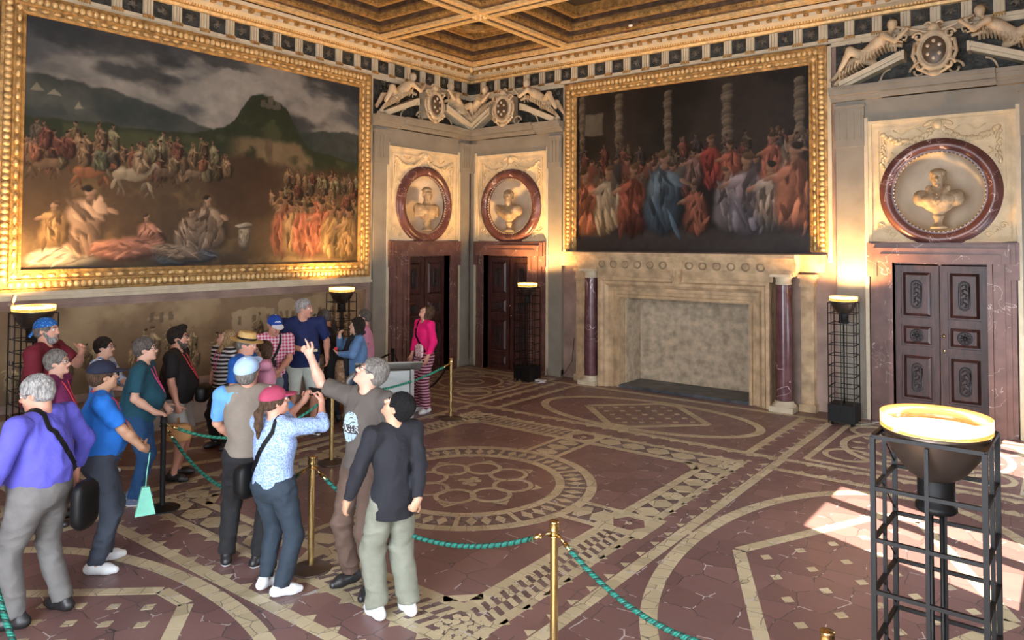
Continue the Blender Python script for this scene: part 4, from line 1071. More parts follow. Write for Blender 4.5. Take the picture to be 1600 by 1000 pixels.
def pediment(idx, loc, rotz, hw, pil_l, pil_r, names):
    t = thing('pediment', names['ped'], 'pediment', loc, rotz)
    EE = {-1: min(-pil_l[0]-.1, 1.40), 1: min(pil_r[1]-.06, 1.40)}
    g = MB(); g.box(max(pil_l[0],-1.5), min(pil_r[1],1.5), -.035, 0, 5.16, 5.88); g.build('relief_ground', M_field, t)
    lv = MB(); rr = random.Random(idx)
    for s_ in (-1,1):
        for k in range(46):
            lv.ell((s_*rr.uniform(.95,EE[s_]-.02), -.05, rr.uniform(5.5,5.86)), (.028,.02,.010), 5, 4, R=Matrix.Rotation(rr.uniform(0,3), 3, 'Y'))
    lv.build('leaf_relief', mat('dark_leaves', (.13,.12,.085), .6), t)
    for s_ in (-1,1):
        rk = MB(); E = EE[s_]
        a, b = Vector((s_*E,-.17,5.20)), Vector((s_*.44,-.17,5.56)); rk.bar(a, b, .26, .07); rk.bar(a+Vector((0,.03,-.06)), b+Vector((0,.03,-.06)), .22, .05)
        rk.box(*sorted((s_*.44,s_*.40)), -.30, 0, 5.46, 5.60)
        rk.build('raking_cornice', M_creamtrim, t)
    # ribbed curling scrolls that ride on the slopes
    for s_ in (-1,1):
        sc = MB(); P = []; E = EE[s_]
        for k in range(22):
            u_ = k/21; x = s_*(E+.06-.95*u_); z = 5.22+.50*math.sin(u_*PI*.62)**.9; P.append(Vector((x,-.2,z)))
        sc.tube(P, .030, 8); 
        P2_ = [p+Vector((-s_*.0,0,-.14*math.sin(PI*min(1,i/21*1.1+.02)))) for i, p in enumerate(P)]
        for i in range(2, 20):
            a, b = P[i], P2_[i]+Vector((s_*.02,-.02,0)); sc.bar(a, b, .20, .022, up=(1,0,0))
        sc.tube([(s_*(E+.03+.05*math.cos(k*.6)*(1-k/14)), -.2, 5.20+.05*math.sin(k*.6)*(1-k/14)) for k in range(12)], .022, 7)
        sc.tube([(s_*(.24+.11*math.cos(k*.5)*(1-k/22)), -.16, 5.27+.11*math.sin(k*.5)*(1-k/22)) for k in range(14)], .02, 7)
        sc.tube([(s_*(.60+.16*math.cos(k*.3)), -.12, 5.17+.20*math.sin(k*.3)) for k in range(6)], .016, 6)
        sc.build('ribbed_scroll', M_fig, t)
    for s_ in (-1,1):
        V, Q = reclining(s_, 0, 0); mesh_np('reclining_figure', V, Q, M_fig, t)
    # cartouche: oval shield in a strapwork border, roundels inside
    c = MB(); zc = 5.52; y0 = -.34
    c.lathe([(.0,.03),(.14,.025),(.165,.0),(.175,.03),(.20,.05),(.23,.02),(.235,-.05),(.20,-.12)], (0,y0,zc), 36, axis='y', sy=1.32)
    for k in range(14):
        a = 2*PI*k/14; c.ell((.235*math.cos(a), y0+.02, zc+.31*math.sin(a)), (.045,.035,.035), 8, 5, R=Matrix.Rotation(-a+.6, 3, 'Y'))
    for s_ in (-1,1):
        c.tube([(s_*(.20+.075*math.cos(k*.6)*(1-k/18)), y0-.02, zc+.22+.075*math.sin(k*.6)*(1-k/18)) for k in range(13)], .020, 7)
        c.tube([(s_*(.19+.08*math.cos(k*.6)*(1-k/18)), y0-.02, zc-.22+.08*math.sin(k*.6)*(1-k/18)) for k in range(13)], .020, 7)
        c.tube([(s_*(.07+.045*math.cos(k*.6)), y0-.02, zc+.37+.045*math.sin(k*.6)) for k in range(9)], .018, 7)
        c.tube([(s_*.25,y0+.02,zc+.15),(s_*.28,y0,zc-.05),(s_*.20,y0,zc-.25),(s_*.05,y0,zc-.36)], .026, 7)
    c.ell((0,y0-.02,zc+.34), (.07,.05,.06), 10, 7); c.ell((0,y0,zc-.34), (.09,.05,.05), 8, 6)
    c.box(-.16,.16,y0+.08,0,zc-.28,zc+.28)
    cc = c.build('cartouche', M_fig, t)
    sh = MB(); sh.lathe([(.0,.02),(.10,.03),(.155,.0)], (0,y0-.035,zc), 30, axis='y', sy=1.32); sh.build('shield_field', mat('shield_brown', (.09,.06,.035), .4, var=.3), cc)
    bl = MB()
    for k in range(6): a = PI/2+k*PI/3; bl.ell((.085*math.cos(a), y0-.065, zc+.125*math.sin(a)), (.026,.022,.028), 9, 7)
    bl.build('shield_roundel', mat('shield_silver', (.55,.50,.42), .35), cc)
    if names.get('keys'):
        kb = MB()
        for s_ in (-1,1):
            a, b = Vector((-s_*.16,y0+.02,zc+.20)), Vector((s_*.50,y0+.02,zc+.43)); kb.tube([a,b], .020, 8)
            d = (b-a).normalized(); n = Vector((-d.z,0,d.x))*(1 if s_ > 0 else -1)
            kb.prism([(b.x-.02*d.x, b.z-.02*d.z)], 0, 0) if False else None
            base = b-d*.12-n*.09
            for (u0, v0, u1, v1) in ((-.09,-.02,.09,.0),(-.09,-.09,-.07,0),(.07,-.09,.09,0),(-.02,-.07,.02,0),(-.09,-.09,-.04,-.07),(.04,-.09,.09,-.07),(-.05,-.12,.05,-.105),(-.02,0,.02,.09)):
                P = [base+d*u0+n*v0, base+d*u1+n*v0, base+d*u1+n*v1, base+d*u0+n*v1]
                kb._add([(p.x,y0-.03,p.z) for p in P]+[(p.x,y0+.02,p.z) for p in P], [(0,1,2,3),(7,6,5,4),(0,4,5,1),(1,5,6,2),(2,6,7,3),(3,7,4,0)])
        kb.build('crossed_keys', M_creamtrim, cc)
    return t
bay(1, BAYS[0][0], BAYS[0][1], 1.02, (-1.40,-1.055), (1.055,1.40), {'niche': 'oval marble-ringed wall niche of the left wall, over the left door', 'ped': 'broken pediment with reclining stucco figures above the left wall niche'})
bay(2, BAYS[1][0], BAYS[1][1], .94, (-1.10,-.975), (.975,1.32), {'niche': 'oval marble-ringed niche in the back wall just right of the room corner', 'ped': 'broken pediment with cartouche above the niche right of the room corner'})
bay(3, BAYS[2][0], BAYS[2][1], .95, (-1.42,-1.0), (1.0,1.4), {'niche': 'large oval marble-ringed niche over the right door, pale stucco garlands', 'ped': 'broken pediment with crossed keys and shield above the right door', 'keys': 1})
bust('roman', (.12,-1.50,2.93), PI/2, 'bare-headed stone bust in armour in the left wall niche')
bust('beard', (1.21,-.12,2.93), 0, 'bearded stone bust in a cloak in the niche right of the corner')
bust('cap', (9.19,-.12,2.93), 0, 'stone bust with round cap and broad collar above the right door')

# ------------------------------------------------------------ fireplace
t = thing('fireplace', 'monumental sandstone fireplace with purple columns on the back wall', 'fireplace', (5.18,0,0))
X0, X1, ZT = -1.23, 1.23, 1.68
pr = [(0,.02),(0,.26),(.05,.26),(.06,.22),(.12,.22),(.13,.28),(.19,.28),(.20,.32),(.25,.36),(.30,.36),(.33,.40),(.385,.40),(.39,.0)]
sr = MB(); sr.sweep(pr, [((X0,0,0),(-1,0,0),(0,-1,0)),((X0,0,ZT),(-1,0,1),(0,-1,0)),((X1,0,ZT),(1,0,1),(0,-1,0)),((X1,0,0),(1,0,0),(0,-1,0))]); sr.build('moulded_surround', M_mantel, t)
hb = MB(); hb.box(X0-.02,X0,0-.02,.62,0,ZT); hb.box(X1,X1+.02,-.02,.62,0,ZT); hb.box(X0,X1,.55,.62,0,ZT); hb.box(X0-.02,X1+.02,0,.62,ZT,ZT+.05)
for k in range(1): hb.box(X0,X0+.02,-.02,.55,0,ZT)
hb.build('firebox', M_back, t)
hs = MB(); hs.box(X0,X1,-.28,.55,0,.05); hs.build('hearth_slab', M_slate, t)
mt = MB()
mt.box(-1.66,1.66,-.34,0,2.06,2.22); mt.box(-1.70,1.70,-.38,0,2.20,2.24)
for (z0_, z1_, d) in ((2.24,2.37,.44),(2.37,2.40,.48),(2.40,2.46,.52),(2.46,2.52,.58)):
    mt.box(-2.02-d*.1,2.02+d*.1,-d,0,z0_,z1_); mt.box(-2.56,2.42,-d*.55,0,z0_,z1_)
for s_ in (-1,1): mt.box(*sorted((s_*2.02,s_*1.62)), -.46,0,2.18,2.24)
mt.box(-.14,.14,-.50,-.30,2.22,2.38)
mant = mt.build('mantel_shelf', M_mantel, t)
hl = MB()
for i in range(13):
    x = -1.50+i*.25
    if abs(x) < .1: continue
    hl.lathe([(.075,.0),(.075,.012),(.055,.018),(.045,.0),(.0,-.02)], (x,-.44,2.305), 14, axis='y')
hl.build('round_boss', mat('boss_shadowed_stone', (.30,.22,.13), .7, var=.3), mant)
kb = MB(); kb.box(-.09,.09,-.46,-.30,2.02,2.06); kb.prism([(-.09,2.24),(.09,2.24),(.07,2.06),(.05,1.98),(-.05,1.98),(-.07,2.06)],-.47,-.30)
for k in range(3): kb.box(-.07+k*.055,-.045+k*.055,-.49,-.46,2.10,2.22)
kb.build('keystone_bracket', M_mantel, mant)
for s_, xc in ((-1,-1.82),(1,1.82)):
    c = MB(); c.lathe([(.128,.0),(.132,.5),(.130,1.0),(.118,1.86)], (xc,-.30,.17), 28); col = c.build('column', M_column, t)
    b = MB(); b.box(xc-.19,xc+.19,-.49,-.11,0,.08); b.lathe([(.19,.08),(.19,.10),(.17,.115),(.15,.13),(.155,.15),(.145,.17)], (xc,-.30,0), 24); b.build('column_base', M_creamtrim, col)
    b = MB(); b.lathe([(.118,0),(.128,.01),(.128,.03),(.12,.035),(.12,.09),(.15,.13),(.16,.15)], (xc,-.30,2.03-.0), 24); b.box(xc-.17,xc+.17,-.48,-.05,2.16,2.20); b.build('column_capital', M_creamtrim, col)
    px = xc+s_*.33; p = MB(); p.box(px-.10,px+.10,-.16,0,.12,2.02); p.box(px-.13,px+.13,-.20,0,0,.12); p.box(px-.12,px+.12,-.19,0,2.0,2.05); p.box(px-.14,px+.14,-.21,0,2.14,2.20); p.box(px-.11,px+.11,-.17,0,2.05,2.14)
    p.box(px-.06,px+.06,-.175,-.15,.2,1.92); p.build('side_pilaster', M_mantel, t)
# ------------------------------------------------------------ uplighter lamps on wire cages
LAMP = emis('lamp_glow', (1.0,.68,.34), 4.5)
def uplighter(label, loc, rotz, H=1.87, w_=.36, power=60, cage_w=None, box=True, bowl_r=.2, big=False, group=None):
    t = thing('floor_lamp', label, 'lamp', loc, rotz)
    c = (cage_w or w_)/2; r = .0065 if not big else .011
    cg = MB(); Ht = H-.06
    for sx in (-1,1):
        for sy in (-1,1): cg.bar((sx*c,sy*c,0.0 if not box else .02),(sx*c,sy*c,Ht), r*2, r*2)
    n = 11 if not big else 9
    for k in range(n):
        z = Ht-(Ht-.25)*k/(n-1) if not big else Ht-.235*k
        for (a, b) in (((-c,-c),(c,-c)),((c,-c),(c,c)),((c,c),(-c,c)),((-c,c),(-c,-c))): cg.bar((a[0],a[1],z),(b[0],b[1],z), r*1.6, r*1.6)
    for (a, b) in ((0,-c),(0,c),(-c,0),(c,0)): cg.bar((a,b,.1),(a,b,Ht if not big else Ht-.02), r*1.5, r*1.5)
    if big:
        for k in range(8):
            z = Ht-.235*k; cg.tube([(-c,c,z-.215),(-c,-c*.2,z-.02)], .004, 5)
    cg.build('wire_cage', M_black, t)
    b = MB(); R = bowl_r
    pr = [(0,-.20*R/.2),(R*.30,-.20*R/.2),(R*.52,-.17*R/.2),(R*.78,-.10*R/.2),(R*.95,-.02),(R*.97,.0),(R*.93,.0),(R*.75,-.09*R/.2),(R*.48,-.15*R/.2),(0,-.17*R/.2)]
    b.lathe(pr, (0,0,H-.035), 36); bowl = b.build('lamp_bowl', mat('lamp_bowl_metal', (.10,.075,.06), .35, metal=.7), t)
    s = MB(); s.lathe([(R*.34,.0),(R*.38,.01),(R*.38,.03),(R*.34,.035),(R*.34,.16)], (0,0,H-.25*R/.2-.12), 20); s.lathe([(0,0),(R*.34,0)], (0,0,H-.25*R/.2-.12), 20); s.build('lamp_socket', M_black, t)
    g = MB(); g.lathe([(R*.97,-.035),(R*1.0,-.03),(R*1.0,.035),(R*.97,.035)], (0,0,H), 40)
    gl = D.materials.get('amber_glass')
    if not gl:
        gl = D.materials.new('amber_glass'); tt, bb = nt(gl); bb.inputs['Base Color'].default_value = (1,.60,.22,1); bb.inputs['Roughness'].default_value = .15
        bb.inputs['Transmission Weight'].default_value = .75; bb.inputs['Emission Color'].default_value = (1,.38,.05,1); bb.inputs['Emission Strength'].default_value = .22
    g.build('glass_rim', gl, t)
    e = MB(); e.lathe([(0,-.01),(R*.5,-.012),(R*.93,.0)], (0,0,H-.03), 36); e.build('lamp_lens', LAMP, t)
    if not big:
        p = MB(); p.tube([(0,0,.1),(0,0,H-.3)], .012, 8); p.build('pole', M_black, t)
    else:
        p = MB()
        for x in (-.022,.022): p.tube([(x,0,.0),(x,0,H-.42)], .010, 8)
        p.build('pole', M_black, t)
    if box:
        q = MB(); q.box(-c-.01,c+.01,-c-.01,c+.01,.05,.30); q.box(-c+.02,-.01,-c-.02,-c,.09,.26); q.box(.01,c-.02,-c-.02,-c,.09,.26)
        for sx in (-1,1):
            for sy in (-1,1): q.lathe([(0,0),(.022,0),(.022,.05),(0,.05)], (sx*(c-.04),sy*(c-.04),0), 8)
        q.build('ballast_box', M_black, t)
    L = add_light('lamp_light', 'SPOT', (0,0,0), power, (1.0,.55,.20), R*.45, spot_size=math.radians(158), spot_blend=.5)
    L.parent = t; L.location = (0,0,H+.03); L.rotation_euler = (PI,0,0)
    return t
uplighter('lit uplighter on a wire cage at far left, behind the man in the blue bandana', (.60,-8.85,0), 0, power=250, cage_w=.40, bowl_r=.235)
uplighter('lit uplighter on a wire cage by the left wall, behind the denim-jacket woman', (.62,-4.10,0), 0, power=190, bowl_r=.215)
uplighter('lit uplighter standing in front of the dark door beside the room corner', (2.22,-.82,0), 0, power=210, bowl_r=.19)
uplighter('lit uplighter on a wire cage between fireplace and right door', (7.98,-.60,0), 0, power=250, bowl_r=.20)
uplighter('large lit uplighter on a tall square frame in the right foreground', (10.24,-8.52,0), -0.03, power=120, cage_w=.44, box=False, bowl_r=.232, big=True)
# cables at the lamp feet
def cable(pts, label, r=.008, m=None):
    b = MB(); b.tube(pts, r, 6); return tag(b.build('cable', m or mat('pale_cable', (.35,.34,.32), .5)), label, 'cable')
cable([(8.20,-.55,.01),(8.30,-.50,.02),(8.36,-.42,.02),(8.30,-.36,.02),(8.40,-.28,.02),(8.5,-.3,.02)], 'white cable lying on the floor beside the lamp next to the right door')
cable([(2.38,-.95,.01),(2.5,-.9,.02),(2.66,-.75,.02),(2.78,-.50,.03),(2.80,-.10,.35),(2.80,-.03,.8)], 'cable running from the corner lamp up the wall left of the fireplace', m=mat('brown_cable', (.10,.07,.05), .5))
b = MB(); b.box(2.44,2.62,-.86,-.74,.0,.05); tag(b.build('power_strip', mat('white_plastic', (.75,.75,.72), .4)), 'small white power strip on the floor by the corner lamp', 'power strip')
b = MB(); b.tube([(.42,-9.02,1.80),(.42,-9.02,1.98)], .014, 8); b.tube([(.42,-9.02,1.90),(.50,-9.08,1.92)], .022, 8); b.tube([(.42,-9.02,1.94),(.42,-9.0,2.03)], .022, 8)
b.tube([(.42,-9.02,0.0),(.42,-9.02,1.82)], .010, 6)
tag(b.build('security_camera', mat('grey_camera', (.30,.22,.18), .4)), 'small pole-mounted camera at far left beside the cage lamp', 'camera')

# ------------------------------------------------------------ barrier posts and ropes
def post(label, loc, m_post, m_base, H=.92, group=None):
    t = thing('barrier_post', label, 'barrier post', (*loc,0), 0, group)
    b = MB(); b.lathe([(0,.0),(.165,.0),(.17,.008),(.15,.02),(.06,.03),(.035,.045),(0,.045)], (0,0,0), 32); b.build('base', m_base, t)
    b = MB(); b.lathe([(.026,.04),(.026,H-.06)], (0,0,0), 18); b.build('pole', m_post, t)
    b = MB(); b.lathe([(.026,H-.065),(.036,H-.06),(.034,H-.05),(.031,H-.01),(.034,H-.005),(.032,H+.003),(0,H+.006)], (0,0,0), 20)
    b.lathe([(.030,H-.095),(.040,H-.093),(.040,H-.087),(.030,H-.085)], (0,0,0), 20); b.build('cap', m_post, t)
    return t
M_darkbase = mat('bronze_base', (.09,.065,.05), .4, metal=.6)
P_near = (8.10,-8.53); P_mid = (5.73,-8.60); P_blk = (3.42,-8.66); P_far = (3.14,-4.05); P_hid = (3.52,-6.62); P_door = (1.70,-3.9); P_right = (9.84,-8.86)
post('brass barrier post in the near foreground, cut off by the bottom edge', P_near, M_brass, M_darkbase)
post('brass barrier post between the red-capped woman and the man in the taupe shirt', P_mid, M_brass, M_darkbase)
post('black barrier post that the man in the teal shirt leans on', P_blk, M_black, M_black)
post('brass barrier post right of the woman in pink', P_far, M_brass, M_darkbase)
post('brass barrier post almost hidden behind the pointing man', P_hid, M_brass, M_darkbase)
post('black barrier post with black ropes by the left door', P_door, M_black, M_black)
post('brass barrier post whose cap just shows at the bottom right', P_right, M_brass, M_darkbase)
def twisted_rope(a, b, sag, label, m, r=.016, hooks=True, n=None, hm=None):
    a, b = Vector(a), Vector(b); N = 60; L = (b-a).length
    P = [a+(b-a)*(i/N)-Vector((0,0,sag*4*(i/N)*(1-i/N))) for i in range(N+1)]
    t = thing('barrier_rope', label, 'rope', tuple(a))
    k0, k1 = (3, N-3) if hooks else (0, N)
    # three strands twisted together
    mb = MB(); M_ = (k1-k0)*5
    for s_ in range(3):
        pts = []
        for i in range(M_+1):
            f = k0+(k1-k0)*i/M_; j = min(int(f), N-1); p = P[j]+(P[j+1]-P[j])*(f-j)-a
            T = (P[j+1]-P[j]).normalized(); u = T.cross(Vector((0,0,1))).normalized(); v = u.cross(T)
            an = s_*2*PI/3+ f/N*L/.055*2*PI
            pts.append(p+(u*math.cos(an)+v*math.sin(an))*r*.5)
        mb.tube(pts, r*.60, 6, mi=0 if s_ else 1)
    mb.build('twisted_cord', m, t)
    if hooks:
        h = MB()
        h.tube([P[0]-a, P[2]-a], .006, 6); h.tube([P[2]-a, P[4]-a], .016, 10); h.tube([P[N]-a, P[N-2]-a], .006, 6); h.tube([P[N-2]-a, P[N-4]-a], .016, 10)
        h.build('hook', hm or M_brass, t)
    return t
M_rope = [mat('green_rope', (.006,.15,.11), .55), mat('dark_green_rope', (.003,.035,.028), .6)]
M_ropel = [mat('pale_green_rope', (.05,.36,.25), .5), mat('green_rope', (.010,.22,.16), .5)]
M_ropeb = [M_black, M_black]
hz = .84
def at(p, dx=0, dy=0, z=hz): return (p[0]+dx, p[1]+dy, z)
twisted_rope(at(P_mid,.03,0), at(P_near,-.03,0), .30, 'green rope sagging between the two brass posts in the foreground', M_rope)
twisted_rope(at(P_near,.03,0), at(P_right,-.03,0), .26, 'green rope running from the near post to the bottom right corner', M_rope)
twisted_rope(at(P_hid,0,.03), at(P_far,0,-.03), .12, 'pale green rope in front of the woman in pink', M_ropel)
twisted_rope(at(P_hid,0,-.03), at(P_blk,.0,.03), .30, 'green rope passing behind the woman taking a photo', M_ropel)
twisted_rope(at(P_blk,.03,0), at(P_mid,-.03,0), .42, 'dark green rope hanging low behind the man in the vest', M_rope)
twisted_rope(at(P_door,0.03,0), at(P_far,-.03,0,.86), .50, 'black rope from the door-side post to the post by the woman in pink', M_ropeb, hooks=True, hm=M_black)
twisted_rope(at(P_door,-.03,-.03), (.55,-4.05,.66), .10, 'black rope from the door-side post back to the left wall', M_ropeb, hm=M_black)
post('brass barrier post just beyond the bottom left corner', (5.70,-10.87), M_brass, M_darkbase)
twisted_rope((5.73,-10.87,.84), (7.75,-11.0,.84), .42, 'green rope hanging at the bottom left edge beside the grey trousers', M_rope)

# ------------------------------------------------------------ information lectern
t = thing('information_lectern', 'grey metal information lectern with sloping panel, behind the pointing man', 'lectern', (3.10,-5.30,0), math.radians(50))
b = MB(); b.M = Matrix.Translation((0,0,.95)) @ Matrix.Rotation(math.radians(-24), 4, 'X'); b.box(-.46,.46,-.20,.20,-.012,.012); b.build('sloping_panel', mat('panel_face', (.33,.33,.31), .25, metal=.3), t)
b = MB(); b.box(-.30,.30,.04,.07,.28,.88); b.build('glass_back', mat('grey_glass', (.42,.45,.44), .15, metal=.2), t)
b = MB(); b.box(-.36,-.31,.02,.09,0,.9); b.box(.31,.36,.02,.09,0,.9); b.box(-.4,.4,-.2,.25,0,.02); b.build('stand', M_steel, t)
b = MB(); b.tube([(-.46,-.1,.90),(-.55,-.1,.80),(-.58,-.1,.55),(-.57,-.1,.02)], .035, 10); b.build('curved_rail', M_steel, t)
# ------------------------------------------------------------ people
def nv(v): v = np.array(v, float); return v/(np.linalg.norm(v)+1e-9)
def ik(a, b, l1, l2, pole):
    a, b = np.array(a, float), np.array(b, float); d = b-a; L = np.linalg.norm(d)
    if L > (l1+l2)*.995: b = a+d/L*(l1+l2)*.995; d = b-a; L = np.linalg.norm(d)
    u = d/L; x = (l1*l1-l2*l2+L*L)/(2*L); h = math.sqrt(max(l1*l1-x*x, 0)); p = np.array(pole, float); p = nv(p-u*(p@u))
    return a+u*x+p*h, b
def rot_axis(v, ax, ang):
    ax = nv(ax); c, s = math.cos(ang), math.sin(ang); return v*c+np.cross(ax, v)*s+ax*(ax@v)*(1-c)
CURL = {'relaxed': (18,32,22), 'fist': (75,90,60), 'flat': (4,6,4), 'hold': (48,55,30), 'pinch': (35,45,20), 'fold': (30,35,20)}
def add_hand(s, W, d, n, right, pose, k=.93):
    W, d = np.array(W), nv(d); n = np.array(n, float); n = nv(n-d*(n@d)); t = np.cross(d, n) if right else np.cross(n, d)
    R = np.column_stack([t, d, n])
    s.ell(W+d*.055*k, (.041*k,.056*k,.019*k), .014, R=R); s.cap(W-d*.01, W+d*.03*k, .027*k, .028*k, .02)
    L = (.068,.077,.070,.055)
    for i in range(4):
        c = CURL['fist' if pose == 'point' and i > 0 else ('flat' if pose == 'point' else pose)]
        p = W+d*(.092+(.004 if i in (1,2) else -.004))*k+t*(.030-.0205*i)*k; q = rot_axis(d, t, 0); ax = np.cross(d, n); sg = 1
        ang = 0; spread = t*(.07-.05*i)
        for j in range(3):
            ang += math.radians(c[j]+2*i); dr = nv(d*math.cos(ang)+n*math.sin(ang)+spread*(.6 if c[0] < 30 else .1))
            l = L[i]*(.45,.32,.25)[j]*k; s.cap(p, p+dr*l, (.0098-.0009*j)*k*1.05, (.0092-.0009*j)*k*1.05, .004); p = p+dr*l
    p = W+d*.028*k+t*.028*k; dr = nv(t*.75+d*.62+n*.25)
    for j in range(3):
        s.cap(p, p+dr*(.040,.032,.027)[j]*k, (.0135-.0015*j)*k, (.012-.0015*j)*k, .008); p = p+dr*(.040,.032,.027)[j]*k
        dr = nv(dr+d*.35+n*(.35 if pose in ('fist','hold','point','pinch') else .12))
SKIN = {}
def skin(tone):
    if tone not in SKIN:
        base = {'light': (.62,.36,.26), 'ruddy': (.60,.30,.21), 'tan': (.52,.30,.19)}[tone]
        SKIN[tone] = mat('skin_'+tone, base, .5, var=.08, vscale=9, bump=.06, bscale=60)
    return SKIN[tone]
M_lip = mat('lips', (.42,.15,.12), .45); M_eyew = mat('eye_white', (.7,.68,.64), .3); M_iris = mat('iris_dark', (.03,.02,.015), .2)
HAIRM = {k: mat('hair_'+k, c, .8, var=.5, vscale=70, bump=1.0, bscale=120, stretch=(1,1,.3), spec=.25) for k, c in dict(grey=(.19,.175,.16), silver=(.33,.32,.31), dark=(.022,.016,.013), black=(.006,.006,.007), brown=(.085,.05,.03), blond=(.34,.23,.12), salt=(.11,.095,.085), white=(.6,.57,.53)).items()}
def cloth(name, col, rough=.85, **kw): return mat(name, col, rough, var=kw.pop('var', .10), vscale=7, bump=.25, bscale=35, **kw)
def pattern_cloth(name, kind, a, b, sc=60):
    mm = D.materials.new(name); t, bs = nt(mm); bs.inputs['Roughness'].default_value = .85
    tc = t.nodes.new('ShaderNodeTexCoord'); sp = t.nodes.new('ShaderNodeSeparateXYZ'); t.links.new(tc.outputs['Object'], sp.inputs[0])
    mx = t.nodes.new('ShaderNodeMixRGB'); mx.inputs[1].default_value = (*a,1); mx.inputs[2].default_value = (*b,1)
    if kind == 'stripe': f = math_node(t, 'GREATER_THAN', math_node(t, 'SINE', math_node(t, 'MULTIPLY', sp.outputs[2], sc)), .1)
    elif kind == 'plaid':
        f1 = math_node(t, 'GREATER_THAN', math_node(t, 'SINE', math_node(t, 'MULTIPLY', sp.outputs[2], sc)), 0)
        f2 = math_node(t, 'GREATER_THAN', math_node(t, 'SINE', math_node(t, 'MULTIPLY', sp.outputs[0], sc)), 0)
        f = math_node(t, 'MULTIPLY', math_node(t, 'ADD', f1, f2), .5)
    else:
        v = t.nodes.new('ShaderNodeTexVoronoi'); v.inputs['Scale'].default_value = sc; t.links.new(tc.outputs['Object'], v.inputs['Vector']); f = math_node(t, 'LESS_THAN', v.outputs['Distance'], .32 if kind == 'dots' else .45)
    t.links.new(f, mx.inputs[0]); t.links.new(mx.outputs[0], bs.inputs['Base Color']); MATS[name] = mm; return mm
def field_depth(s, x, z, front=True):
    """outer surface of a garment at (x, z): the largest (front) or smallest (back) y inside it"""
    i = int(round((x-s.lo[0])/s.h)); k = int(round((z-s.lo[2])/s.h)); i = min(max(i,0), s.f.shape[0]-1); k = min(max(k,0), s.f.shape[2]-1)
    I = np.nonzero(s.f[i,:,k] < 0)[0]
    if len(I) == 0: return None
    return s.ax[1][I[-1] if front else I[0]]
